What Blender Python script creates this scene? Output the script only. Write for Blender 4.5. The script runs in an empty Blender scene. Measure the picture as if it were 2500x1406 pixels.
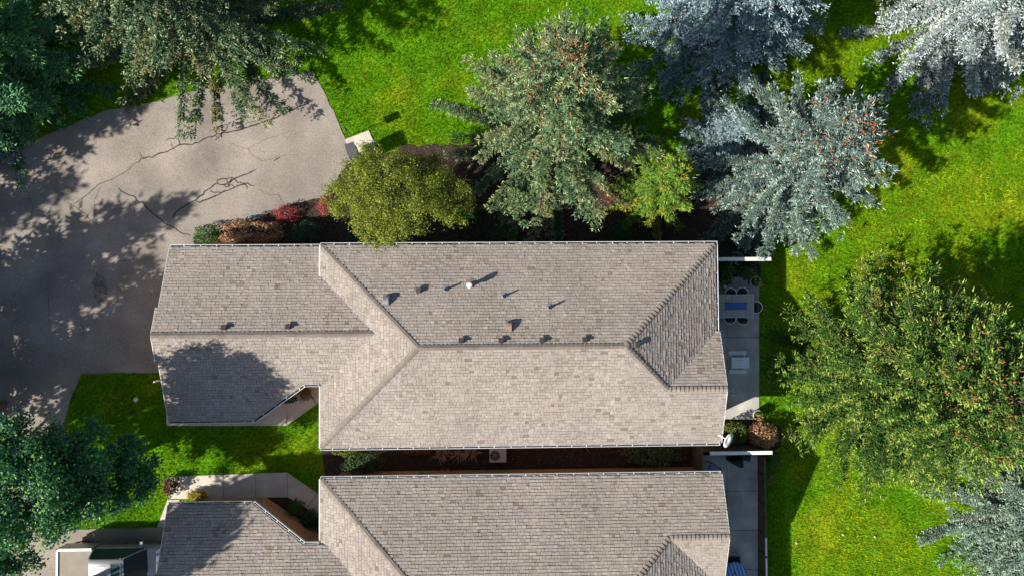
import bpy, math, random
import numpy as np
from mathutils import Vector, Matrix

random.seed(7)
RNG = np.random.default_rng(11)
S = bpy.context.scene
COL = S.collection

# ------------------------------------------------------------------ camera
CAM_H, FPX = 34.0, 1700.0
RX, RY, RZ = (math.radians(a) for a in (1.58312, -1.58816, -0.402))
MX = np.array([[1, 0, 0], [0, math.cos(RX), -math.sin(RX)], [0, math.sin(RX), math.cos(RX)]])
MY = np.array([[math.cos(RY), 0, math.sin(RY)], [0, 1, 0], [-math.sin(RY), 0, math.cos(RY)]])
MZ = np.array([[math.cos(RZ), -math.sin(RZ), 0], [math.sin(RZ), math.cos(RZ), 0], [0, 0, 1]])
ROT = MZ @ MY @ MX
cam_d = bpy.data.cameras.new('camera')
cam_d.sensor_width = 36.0
cam_d.lens = FPX / 2500 * 36
cam_d.clip_start = 0.5
cam_d.clip_end = 2000
cam = bpy.data.objects.new('camera', cam_d)
COL.objects.link(cam)
m4 = Matrix.Identity(4)
for i in range(3):
    for j in range(3):
        m4[i][j] = ROT[i, j]
m4.translation = (0, 0, CAM_H)
cam.matrix_world = m4
S.camera = cam

# ------------------------------------------------------------------ light
SUN_EL, SUN_AZ = math.radians(31.0), math.radians(23.5)      # shadows run towards +x, a little +y
world = bpy.data.worlds.new('World')
S.world = world
world.use_nodes = True
wn = world.node_tree
wn.nodes.clear()
sky = wn.nodes.new('ShaderNodeTexSky')
sky.sky_type = 'NISHITA'
sky.sun_disc = False
sky.sun_elevation = SUN_EL
sky.sun_rotation = math.atan2(-math.cos(SUN_AZ), -math.sin(SUN_AZ)) % (2 * math.pi)
bg = wn.nodes.new('ShaderNodeBackground')
bg.inputs['Strength'].default_value = 0.068
wo = wn.nodes.new('ShaderNodeOutputWorld')
wn.links.new(sky.outputs[0], bg.inputs['Color'])
wn.links.new(bg.outputs[0], wo.inputs['Surface'])
sd = bpy.data.lights.new('sun', 'SUN')
sd.energy = 5.0
sd.angle = math.radians(0.5)
sd.color = (1.0, 0.93, 0.82)
sun = bpy.data.objects.new('sun', sd)
COL.objects.link(sun)
sun.rotation_euler = Vector((math.cos(SUN_EL) * math.cos(SUN_AZ), math.cos(SUN_EL) * math.sin(SUN_AZ), -math.sin(SUN_EL))).to_track_quat('-Z', 'Y').to_euler()
sun.location = (-40, -17, 30)
S.view_settings.view_transform = 'Standard'
S.view_settings.look = 'None'
S.view_settings.gamma = 1
S.view_settings.use_curve_mapping = False
S.view_settings.exposure = 0.85
S.render.engine = 'CYCLES'
S.cycles.max_bounces = 5
S.cycles.diffuse_bounces = 3
S.cycles.transmission_bounces = 4
S.cycles.transparent_max_bounces = 4


def at(px, py, z=0.0):
    """world x, y of photograph point (px, py) at height z"""
    d = ROT @ np.array([(px - 1250) / FPX, -(py - 703) / FPX, -1.0])
    t = (z - CAM_H) / d[2]
    return np.array([d[0] * t, d[1] * t])


def at3(px, py, z=0.0):
    a = at(px, py, z)
    return np.array([a[0], a[1], z])


def pts(lst, z=0.0):
    return np.array([at(x, y, z) for x, y in lst])


# ------------------------------------------------------------------ materials
def _nodes(name):
    m = bpy.data.materials.new(name)
    m.use_nodes = True
    nt = m.node_tree
    b = nt.nodes['Principled BSDF']
    return m, nt, b


def pmat(name, col, rough=0.8, vary=0.0, scale=3.0, attr=False, metal=0.0, spec=0.3, bump=0.0, bscale=60.0,
         col2=None, mix_scale=0.6, mix_lo=0.45, mix_hi=0.6, detail=6.0, fine=0.0, fscale=40.0):
    m, nt, b = _nodes(name)
    N, L = nt.nodes, nt.links
    geo = N.new('ShaderNodeNewGeometry')
    rgb = N.new('ShaderNodeRGB')
    rgb.outputs[0].default_value = (*col, 1)
    cur = rgb.outputs[0]
    if col2 is not None:
        nz = N.new('ShaderNodeTexNoise')
        nz.inputs['Scale'].default_value = mix_scale
        nz.inputs['Detail'].default_value = detail
        L.new(geo.outputs['Position'], nz.inputs['Vector'])
        mr = N.new('ShaderNodeMapRange')
        mr.inputs['From Min'].default_value = mix_lo
        mr.inputs['From Max'].default_value = mix_hi
        L.new(nz.outputs['Fac'], mr.inputs['Value'])
        mx = N.new('ShaderNodeMix')
        mx.data_type = 'RGBA'
        L.new(mr.outputs[0], mx.inputs['Factor'])
        L.new(cur, mx.inputs['A'])
        mx.inputs['B'].default_value = (*col2, 1)
        cur = mx.outputs['Result']
    for sc, am in ((scale, vary), (fscale, fine)):
        if am <= 0:
            continue
        nz = N.new('ShaderNodeTexNoise')
        nz.inputs['Scale'].default_value = sc
        nz.inputs['Detail'].default_value = 5.0
        L.new(geo.outputs['Position'], nz.inputs['Vector'])
        mr = N.new('ShaderNodeMapRange')
        mr.inputs['From Min'].default_value = 0.3
        mr.inputs['From Max'].default_value = 0.7
        mr.inputs['To Min'].default_value = 1 - am
        mr.inputs['To Max'].default_value = 1 + am
        L.new(nz.outputs['Fac'], mr.inputs['Value'])
        vm = N.new('ShaderNodeVectorMath')
        vm.operation = 'SCALE'
        L.new(cur, vm.inputs[0])
        L.new(mr.outputs[0], vm.inputs['Scale'])
        cur = vm.outputs[0]
    if attr:
        at_ = N.new('ShaderNodeAttribute')
        at_.attribute_name = 'Col'
        vm = N.new('ShaderNodeVectorMath')
        vm.operation = 'MULTIPLY'
        L.new(cur, vm.inputs[0])
        L.new(at_.outputs['Color'], vm.inputs[1])
        cur = vm.outputs[0]
    L.new(cur, b.inputs['Base Color'])
    b.inputs['Roughness'].default_value = rough
    b.inputs['Metallic'].default_value = metal
    b.inputs['Specular IOR Level'].default_value = spec
    if bump > 0:
        nz = N.new('ShaderNodeTexNoise')
        nz.inputs['Scale'].default_value = bscale
        nz.inputs['Detail'].default_value = 4.0
        L.new(geo.outputs['Position'], nz.inputs['Vector'])
        bp = N.new('ShaderNodeBump')
        bp.inputs['Strength'].default_value = bump
        bp.inputs['Distance'].default_value = 0.02
        L.new(nz.outputs['Fac'], bp.inputs['Height'])
        L.new(bp.outputs[0], b.inputs['Normal'])
    return m


def leafmat(name, trans=0.25, rough=0.45, spec=0.35):
    m, nt, b = _nodes(name)
    N, L = nt.nodes, nt.links
    a = N.new('ShaderNodeAttribute')
    a.attribute_name = 'Col'
    L.new(a.outputs['Color'], b.inputs['Base Color'])
    b.inputs['Roughness'].default_value = rough
    b.inputs['Specular IOR Level'].default_value = spec
    if trans > 0:
        t = N.new('ShaderNodeBsdfTranslucent')
        vm = N.new('ShaderNodeVectorMath')
        vm.operation = 'MULTIPLY'
        L.new(a.outputs['Color'], vm.inputs[0])
        vm.inputs[1].default_value = (1.1, 1.25, 0.6)
        L.new(vm.outputs[0], t.inputs['Color'])
        mx = N.new('ShaderNodeMixShader')
        mx.inputs[0].default_value = trans
        out = N['Material Output']
        L.new(b.outputs[0], mx.inputs[1])
        L.new(t.outputs[0], mx.inputs[2])
        L.new(mx.outputs[0], out.inputs['Surface'])
    return m


M = {}
M['lawn'] = pmat('lawn_soil', (0.080, 0.195, 0.004), 0.95, spec=0.05, vary=0.3, scale=1.2, col2=(0.22, 0.25, 0.008), mix_scale=0.35, mix_lo=0.5, mix_hi=0.75, bump=0.6, bscale=25, fine=0.55, fscale=7)
M['asphalt'] = pmat('old_asphalt', (0.315, 0.272, 0.236), 0.92, 0.20, 0.55, col2=(0.225, 0.20, 0.18), mix_scale=0.3, mix_lo=0.40, mix_hi=0.66, bump=0.6, bscale=30, fine=0.24, fscale=22)
M['tar'] = pmat('tar_sealant', (0.055, 0.048, 0.045), 0.6, 0.3, 6)
M['oldtar'] = pmat('weathered_tar', (0.12, 0.105, 0.095), 0.85, 0.3, 6)
M['concrete'] = pmat('concrete', (0.60, 0.55, 0.47), 0.9, 0.08, 1.5, col2=(0.50, 0.465, 0.41), mix_scale=0.9, bump=0.15, bscale=50, fine=0.06)
M['patio'] = pmat('stained_concrete', (0.39, 0.385, 0.36), 0.88, 0.18, 1.1, col2=(0.53, 0.51, 0.465), mix_scale=0.8, mix_lo=0.45, mix_hi=0.62, bump=0.15, bscale=50, fine=0.08)
M['mulch'] = pmat('mulch_soil', (0.050, 0.034, 0.026), 0.95, 0.4, 5, bump=0.9, bscale=22, fine=0.4, fscale=25)
M['chips'] = pmat('bark_chips', (1, 1, 1), 0.9, attr=True)
M['shingle'] = pmat('asphalt_shingle', (1, 1, 1), 0.9, 0.10, 0.35, attr=True, spec=0.2, bump=0.3, bscale=90, fine=0.10, fscale=60)
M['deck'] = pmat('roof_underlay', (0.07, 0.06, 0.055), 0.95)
M['cap'] = pmat('ridge_cap_shingle', (0.235, 0.200, 0.172), 0.9, 0.18, 2.5, bump=0.3, bscale=90, fine=0.1)
M['white'] = pmat('white_paint', (0.80, 0.80, 0.78), 0.45, 0.04, 2)
M['trim'] = pmat('white_trim', (0.72, 0.71, 0.69), 0.5, 0.06, 1.5)
M['gutter'] = pmat('white_aluminium', (0.74, 0.75, 0.76), 0.4, 0.05, 1)
M['siding'] = pmat('tan_siding', (0.48, 0.30, 0.17), 0.8, 0.1, 1.2)
M['brownwood'] = pmat('brown_stained_wood', (0.115, 0.078, 0.055), 0.85, 0.25, 3)
M['bark'] = pmat('bark', (0.12, 0.085, 0.06), 0.95, 0.3, 8, bump=0.8, bscale=18)
M['twig'] = pmat('pale_bare_twig', (0.42, 0.32, 0.27), 0.9, 0.2, 9)
M['needle'] = leafmat('needles', 0.0, 0.6, 0.12)
M['leaf'] = leafmat('leaves', 0.3, 0.42, 0.3)
M['grass'] = leafmat('grass_blades', 0.35, 0.6, 0.08)
M['cone'] = pmat('spruce_cone', (0.27, 0.105, 0.045), 0.75, 0.3, 12)
M['ventbrown'] = pmat('brown_vent_paint', (0.10, 0.08, 0.075), 0.7, 0.1, 8)
M['galv'] = pmat('galvanised_steel', (0.50, 0.47, 0.43), 0.38, 0.12, 6, metal=0.75)
M['copper'] = pmat('rusty_steel', (0.36, 0.265, 0.21), 0.5, 0.3, 9, metal=0.4)
M['lead'] = pmat('lead_flashing', (0.26, 0.31, 0.38), 0.5, 0.1, 6, metal=0.3)
M['black'] = pmat('black_rubber', (0.012, 0.012, 0.014), 0.6)
M['blackcloth'] = pmat('black_vinyl_cover', (0.014, 0.014, 0.017), 0.55, 0.2, 6, bump=0.4, bscale=12)
M['glass'] = pmat('dark_glass', (0.020, 0.050, 0.070), 0.25, spec=0.12)
M['silver'] = pmat('silver_car_paint', (0.30, 0.31, 0.33), 0.3, metal=0.5, spec=0.5)
M['tancover'] = pmat('tan_bed_cover', (0.28, 0.24, 0.20), 0.75, 0.08, 3)
M['chrome'] = pmat('chrome', (0.75, 0.75, 0.76), 0.15, metal=1.0)
M['ac'] = pmat('beige_enamel', (0.52, 0.50, 0.42), 0.5, 0.05, 3)
M['slate'] = pmat('dark_slate_metal', (0.085, 0.082, 0.09), 0.6, 0.1, 4)
M['bronze'] = pmat('bronze_metal', (0.27, 0.20, 0.13), 0.5, 0.1, 4)
M['stone'] = pmat('tabletop_tile', (0.40, 0.37, 0.33), 0.6, 0.14, 2.2, col2=(0.36, 0.36, 0.36), mix_scale=2.0, fine=0.12, fscale=25)
M['blueframe'] = pmat('pale_metal_frame', (0.55, 0.57, 0.60), 0.4, metal=0.3)
M['bluemat'] = pmat('blue_woven_mat', (0.05, 0.15, 0.42), 0.85, 0.35, 30, fine=0.5, fscale=70)
M['wicker'] = pmat('dark_mesh_seat', (0.055, 0.052, 0.05), 0.8, 0.3, 25)
M['whitewood'] = pmat('painted_white_wood', (0.84, 0.87, 0.90), 0.5, 0.04, 4)
M['bluestripe'] = pmat('pale_blue_stripe', (0.30, 0.45, 0.72), 0.8, 0.1, 10)
M['bluedark'] = pmat('deep_blue_stripe', (0.08, 0.18, 0.48), 0.8, 0.1, 10)
M['bluecloth'] = pmat('blue_canvas', (0.16, 0.20, 0.42), 0.8, 0.1, 8)
M['teal'] = pmat('pale_teal_metal', (0.30, 0.42, 0.42), 0.45, 0.1, 8, metal=0.2)
M['terracotta'] = pmat('pale_glazed_pot', (0.48, 0.47, 0.45), 0.5, 0.1, 6)
M['soil'] = pmat('potting_soil', (0.02, 0.014, 0.01), 0.95)
M['greymetal'] = pmat('grey_enamel', (0.24, 0.24, 0.25), 0.5, 0.08, 5)
M['ball'] = pmat('white_plastic', (0.82, 0.82, 0.80), 0.4)
M['red'] = pmat('red_tail_light', (0.35, 0.01, 0.01), 0.25)

# ------------------------------------------------------------------ object helpers
ORG = {}


def _link(o, parent, org):
    COL.objects.link(o)
    if parent is not None:
        o.parent = parent
        o.location = Vector(org) - Vector(ORG[parent.name])
    else:
        o.location = Vector(org)
    ORG[o.name] = tuple(org)
    return o


def thing(name, label, cat, loc, group=None):
    o = bpy.data.objects.new(name, None)
    o.empty_display_size = 0.3
    o['label'] = label
    o['category'] = cat
    if group:
        o['group'] = group
    return _link(o, None, tuple(float(c) for c in loc))


def tag(o, label=None, cat=None, group=None, kind=None):
    if label: o['label'] = label
    if cat: o['category'] = cat
    if group: o['group'] = group
    if kind: o['kind'] = kind
    return o


def mesh_data(name, V, F, mat, col=None, smooth=False):
    """V (n,3); F array (m,k), or list of tuples; col per-face or per-vertex (.,3)"""
    V = np.asarray(V, dtype=np.float32).reshape(-1, 3)
    if isinstance(F, np.ndarray):
        groups = [F]
    else:
        groups = [np.array([f], dtype=np.int32) for f in F]
    me = bpy.data.meshes.new(name)
    me.vertices.add(len(V))
    me.vertices.foreach_set('co', V.ravel())
    loops = np.concatenate([g.ravel() for g in groups]).astype(np.int32)
    sizes = np.concatenate([np.full(len(g), g.shape[1]) for g in groups]).astype(np.int32)
    starts = np.concatenate([[0], np.cumsum(sizes)[:-1]]).astype(np.int32)
    me.loops.add(len(loops))
    me.loops.foreach_set('vertex_index', loops)
    me.polygons.add(len(sizes))
    me.polygons.foreach_set('loop_start', starts)
    me.polygons.foreach_set('loop_total', sizes)
    me.update(calc_edges=True)
    me.polygons.foreach_set('use_smooth', np.full(len(sizes), bool(smooth), dtype=bool))
    if col is not None:
        col = np.asarray(col, dtype=np.float32)
        if len(col) == len(V):
            ca = me.color_attributes.new('Col', 'FLOAT_COLOR', 'POINT')
            c4 = np.ones((len(V), 4), dtype=np.float32)
            c4[:, :3] = col
        else:
            ca = me.color_attributes.new('Col', 'FLOAT_COLOR', 'CORNER')
            c4 = np.ones((len(loops), 4), dtype=np.float32)
            c4[:, :3] = np.repeat(col, sizes, axis=0)
        ca.data.foreach_set('color', c4.ravel())
    mats = mat if isinstance(mat, (list, tuple)) else [mat]
    for mm in mats:
        me.materials.append(mm)
    return me


def mesh(name, V, F, mat, parent=None, col=None, smooth=False, org=None):
    """V in world coordinates; object origin at org (default: the parent's origin, or the mean of V)"""
    V = np.asarray(V, dtype=np.float64).reshape(-1, 3)
    if org is None:
        org = ORG[parent.name] if parent is not None else (*V[:, :2].mean(axis=0), V[:, 2].min())
    me = mesh_data(name, V - np.array(org), F, mat, col, smooth)
    o = bpy.data.objects.new(name, me)
    return _link(o, parent, tuple(float(c) for c in org))


class MB:
    def __init__(self):
        self.V, self.F, self.n = [], [], 0

    def add(self, V, F):
        V = np.asarray(V, dtype=float).reshape(-1, 3)
        self.V.append(V)
        self.F += [tuple(int(i) + self.n for i in f) for f in F]
        self.n += len(V)
        return self

    def box(self, c, s, rz=0.0, rot=None):
        c = np.array(c, float)
        h = np.array(s, float) / 2
        P = np.array([[x, y, z] for z in (-1, 1) for y in (-1, 1) for x in (-1, 1)]) * h
        if rot is not None:
            P = P @ np.array(rot).T
        elif rz:
            cs, sn = math.cos(rz), math.sin(rz)
            P = P @ np.array([[cs, sn, 0], [-sn, cs, 0], [0, 0, 1]])
        return self.add(P + c, [(0, 2, 3, 1), (4, 5, 7, 6), (0, 1, 5, 4), (2, 6, 7, 3), (0, 4, 6, 2), (1, 3, 7, 5)])

    def prism(self, poly, z0, z1):
        p = np.asarray(poly, float)
        a = 0.5 * np.sum(p[:, 0] * np.roll(p[:, 1], -1) - np.roll(p[:, 0], -1) * p[:, 1])
        if a < 0:
            p = p[::-1]
        n = len(p)
        V = np.vstack([np.c_[p, np.full(n, z0)], np.c_[p, np.full(n, z1)]])
        F = [tuple(range(n - 1, -1, -1)), tuple(range(n, 2 * n))]
        F += [(i, (i + 1) % n, n + (i + 1) % n, n + i) for i in range(n)]
        return self.add(V, F)

    def tube(self, P, r, n=6, caps=True):
        P = np.asarray(P, float)
        k = len(P)
        r = np.broadcast_to(np.asarray(r, float), (k,))
        T = np.gradient(P, axis=0)
        T /= np.linalg.norm(T, axis=1, keepdims=True) + 1e-9
        up = np.array([0, 0, 1.0]) if abs(T[0][2]) < 0.9 else np.array([1.0, 0, 0])
        V = []
        for i in range(k):
            a = np.cross(up, T[i]); a /= np.linalg.norm(a) + 1e-9
            b = np.cross(T[i], a)
            for j in range(n):
                th = 2 * math.pi * j / n
                V.append(P[i] + r[i] * (math.cos(th) * a + math.sin(th) * b))
        F = [(i * n + j, i * n + (j + 1) % n, (i + 1) * n + (j + 1) % n, (i + 1) * n + j) for i in range(k - 1) for j in range(n)]
        if caps:
            F += [tuple(range(n - 1, -1, -1)), tuple((k - 1) * n + j for j in range(n))]
        return self.add(V, F)

    def lathe(self, c, prof, n=20, sx=1.0, sy=1.0):
        c = np.array(c, float)
        V = [c + np.array([sx * r * math.cos(2 * math.pi * j / n), sy * r * math.sin(2 * math.pi * j / n), z]) for r, z in prof for j in range(n)]
        F = [(i * n + j, i * n + (j + 1) % n, (i + 1) * n + (j + 1) % n, (i + 1) * n + j) for i in range(len(prof) - 1) for j in range(n)]
        F += [tuple(range(n - 1, -1, -1)), tuple((len(prof) - 1) * n + j for j in range(n))]
        return self.add(V, F)

    def build(self, name, mat, parent=None, smooth=False, org=None):
        return mesh(name, np.vstack(self.V), self.F, mat, parent, None, smooth, org)


def copy_tree(o, loc=None, rz=None, parent=None, label=None):
    c = o.copy()
    COL.objects.link(c)
    if parent is not None:
        c.parent = parent
    if loc is not None:
        c.location = loc
        ORG[c.name] = tuple(loc)
    if rz is not None:
        c.rotation_euler = (0, 0, rz)
    if label:
        c['label'] = label
    for ch in o.children:
        copy_tree(ch, None, None, c)
    return c


def vnoise(x, y, scale, seed=0):
    r = np.random.default_rng(seed)
    G = r.random((256, 256))
    u, v = x / scale + 1000.3, y / scale + 1000.7
    i, j = np.floor(u).astype(int), np.floor(v).astype(int)
    fu, fv = u - i, v - j
    fu, fv = fu * fu * (3 - 2 * fu), fv * fv * (3 - 2 * fv)
    g = lambda a, b: G[a % 256, b % 256]
    return (g(i, j) * (1 - fu) + g(i + 1, j) * fu) * (1 - fv) + (g(i, j + 1) * (1 - fu) + g(i + 1, j + 1) * fu) * fv


def inside(P, poly):
    x, y = P[:, 0], P[:, 1]
    poly = np.asarray(poly)
    r = np.zeros(len(P), bool)
    n = len(poly)
    for i in range(n):
        x1, y1 = poly[i]; x2, y2 = poly[(i + 1) % n]
        c = ((y1 > y) != (y2 > y)) & (x < (x2 - x1) * (y - y1) / (y2 - y1 + 1e-12) + x1)
        r ^= c
    return r


def wobble(poly, step=0.35, amp=0.05, seed=1):
    """resample a closed outline and give its edges a little unevenness"""
    r = np.random.default_rng(seed)
    out = []
    n = len(poly)
    for i in range(n):
        a, b = np.array(poly[i], float), np.array(poly[(i + 1) % n], float)
        k = max(1, int(np.linalg.norm(b - a) / step)) if np.linalg.norm(b - a) < 40 else 1
        for t in range(k):
            out.append(a + (b - a) * t / k + (r.normal(0, amp, 2) if t else 0))
    return np.array(out)


def sheet(name, poly, z, mat, parent=None):
    p = np.asarray(poly, float)
    a = 0.5 * np.sum(p[:, 0] * np.roll(p[:, 1], -1) - np.roll(p[:, 0], -1) * p[:, 1])
    if a < 0:
        p = p[::-1]
    V = np.c_[p, np.full(len(p), z)]
    import mathutils
    tris = mathutils.geometry.tessellate_polygon([[Vector((q[0], q[1], 0)) for q in p]])
    F = []
    for t in tris:
        A, B, C_ = (p[i] for i in t)
        ar = (B[0] - A[0]) * (C_[1] - A[1]) - (B[1] - A[1]) * (C_[0] - A[0])
        F.append(tuple(t) if ar > 0 else tuple(t[::-1]))
    o = mesh(name, V, np.array(F), mat, parent)
    return o


# ================================================================== GROUND
g = mesh('lawn', [(-400, -400, 0), (400, -400, 0), (400, 400, 0), (-400, 400, 0)], np.array([[0, 1, 2, 3]]), M['lawn'], org=(0, 0, 0))
tag(g, 'sunlit green lawn around the two houses', kind='structure')

DRIVE = pts([(-900, 640), (-300, 480), (0, 396), (110, 332), (270, 268), (350, 256), (470, 225), (600, 203), (766, 176), (800, 245), (846, 346), (868, 392), (850, 402),
             (790, 480), (690, 506), (640, 529), (560, 561), (475, 577), (473, 640), (473, 908), (392, 908), (200, 912), (178, 960), (160, 1020), (138, 1110), (112, 1180),
             (100, 1240), (108, 1292), (225, 1290), (395, 1287), (520, 1290), (520, 1520), (-900, 1520)])
DRIVEW = wobble(DRIVE, 0.3, 0.025, 5)
drive = sheet('driveway', DRIVEW, 0.024, M['asphalt'])
tag(drive, 'worn brown grey asphalt drive with sealed cracks', kind='structure')
BED_N = pts([(462, 640), (468, 577), (560, 559), (640, 527), (690, 503), (790, 476), (852, 400), (905, 388), (1000, 352), (1120, 356), (1200, 350), (1290, 370), (1400, 390), (1560, 400),
             (1640, 425), (1720, 430), (1790, 440), (1820, 480), (1835, 540), (1880, 628), (1756, 640), (1700, 660), (1000, 660)])
BED_S = pts([(783, 1060), (1735, 1050), (1735, 1180), (1000, 1190), (800, 1172), (790, 1130)])
BED_E = pts([(1730, 1018), (1856, 1026), (1905, 1040), (1906, 1090), (1880, 1104), (1700, 1108)])
BED_P = pts([(1745, 630), (1858, 638), (1856, 676), (1800, 682), (1745, 684)])
BED_B = pts([(640, 1214), (704, 1213), (748, 1240), (800, 1300), (800, 1340), (730, 1330)])
BED_A = pts([(616, 1014), (690, 970), (742, 930), (790, 900), (700, 900), (600, 1000)])
BEDS = [wobble(b, 0.4, 0.05, 20 + i) for i, b in enumerate((BED_N, BED_S, BED_E, BED_P, BED_B, BED_A))]
for b in BEDS:
    o = sheet('planting_bed', b, 0.012, M['mulch'])
    tag(o, 'bed of dark bark mulch beside the house', kind='structure')

# slabs: concrete, each slab a part
SLABS = []


def slabs(name, label, polys, z0, z1, mat, names='slab'):
    root = bpy.data.objects.new(name, None)
    c = np.mean([np.mean(p, axis=0) for p in polys], axis=0)
    root['label'] = label
    root['kind'] = 'structure'
    _link(root, None, (float(c[0]), float(c[1]), 0.0))
    for p in polys:
        p = np.asarray(p, float)
        cc = p.mean(axis=0)
        d = p - cc
        q = cc + d * (1 - 0.011 / (np.linalg.norm(d, axis=1, keepdims=True) + 1e-6) * 1.2)
        # soft arris: a bevelled slab
        q2 = cc + d * (1 - 0.022 / (np.linalg.norm(d, axis=1, keepdims=True) + 1e-6) * 1.2)
        n = len(q)
        a = 0.5 * np.sum(q[:, 0] * np.roll(q[:, 1], -1) - np.roll(q[:, 0], -1) * q[:, 1])
        if a < 0:
            q, q2 = q[::-1], q2[::-1]
        V = np.vstack([np.c_[q, np.full(n, z0)], np.c_[q, np.full(n, z1 - 0.008)], np.c_[q2, np.full(n, z1)]])
        F = [(i, (i + 1) % n, n + (i + 1) % n, n + i) for i in range(n)] + [(n + i, n + (i + 1) % n, 2 * n + (i + 1) % n, 2 * n + i) for i in range(n)] + [tuple(range(2 * n, 3 * n))]
        mesh(names, V, F, mat, root, org=(float(cc[0]), float(cc[1]), 0.0))
        SLABS.append(p)
    return root


def R4(x0, x1, y0, y1):
    return pts([(x0, y1), (x1, y1), (x1, y0), (x0, y0)])


slabs('patio', 'grey concrete patio behind the upper house', [R4(1715, 1775, 679, 823), R4(1775, 1853, 676, 823), R4(1715, 1775, 823, 1024), R4(1775, 1853, 823, 1024)], -0.05, 0.05, M['patio'])
slabs('patio', 'blotchy concrete patio inside the lattice fence', [R4(1713, 1774, 1109, 1198), R4(1774, 1850, 1109, 1197), R4(1713, 1774, 1198, 1294), R4(1774, 1850, 1197, 1293),
      R4(1713, 1774, 1294, 1389), R4(1774, 1850, 1293, 1388), R4(1713, 1774, 1389, 1490), R4(1774, 1850, 1388, 1490)], -0.05, 0.05, M['patio'])
slabs('walkway', 'concrete front walk of the upper house', [pts(q) for q in (
    [(407, 1039), (463, 1039), (463, 980), (407, 980)], [(463, 1039), (543, 1039), (543, 980), (463, 980)], [(543, 1039), (622, 1039), (622, 980), (543, 980)],
    [(622, 1039), (701, 1038), (701, 975), (622, 1022)], [(701, 1038), (774, 986), (746, 948), (701, 975)], [(774, 986), (800, 968), (800, 925), (746, 940)],
    [(395, 905), (440, 905), (440, 979), (407, 979)])], -0.05, 0.045, M['concrete'])
slabs('walkway', 'sunlit concrete front walk of the lower house', [pts(q) for q in (
    [(413, 1163), (462, 1160), (462, 1217), (410, 1217)], [(462, 1160), (546, 1157), (546, 1216), (462, 1217)], [(546, 1157), (625, 1154), (625, 1214), (546, 1216)],
    [(625, 1154), (702, 1152), (702, 1213), (625, 1214)], [(702, 1152), (775, 1203), (750, 1240), (702, 1213)], [(775, 1203), (810, 1228), (810, 1290), (750, 1240)],
    [(410, 1218), (440, 1218), (430, 1286), (384, 1286)])], -0.05, 0.045, M['concrete'])
PAD = pts([(842, 341), (901, 319), (924, 370), (866, 394)])
slabs('mailbox_pad', 'small pale concrete pad at the edge of the drive', [PAD], -0.05, 0.05, M['concrete'])


# sealed cracks on the asphalt
def crack(line, w, mat, name='crack_seal', seed=0):
    r = np.random.default_rng(seed)
    P = pts(line)
    Q = [P[0]]
    for i in range(len(P) - 1):
        k = max(2, int(np.linalg.norm(P[i + 1] - P[i]) / 0.16))
        for t in range(1, k + 1):
            q = P[i] + (P[i + 1] - P[i]) * t / k
            Q.append(q + (r.normal(0, 0.032, 2) if t < k else 0))
    Q = np.array(Q)
    T = np.gradient(Q, axis=0)
    T /= np.linalg.norm(T, axis=1, keepdims=True) + 1e-9
    Nn = np.c_[-T[:, 1], T[:, 0]]
    ww = w * (0.7 + 0.6 * r.random(len(Q)))[:, None]
    ww[0] *= 0.4; ww[-1] *= 0.4
    V = np.vstack([np.c_[Q - Nn * ww / 2, np.full(len(Q), 0.0285)], np.c_[Q + Nn * ww / 2, np.full(len(Q), 0.0285)]])
    n = len(Q)
    F = np.array([(i, i + 1, n + i + 1, n + i) for i in range(n - 1)])
    mesh(name, V, F, mat, drive)


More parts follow.
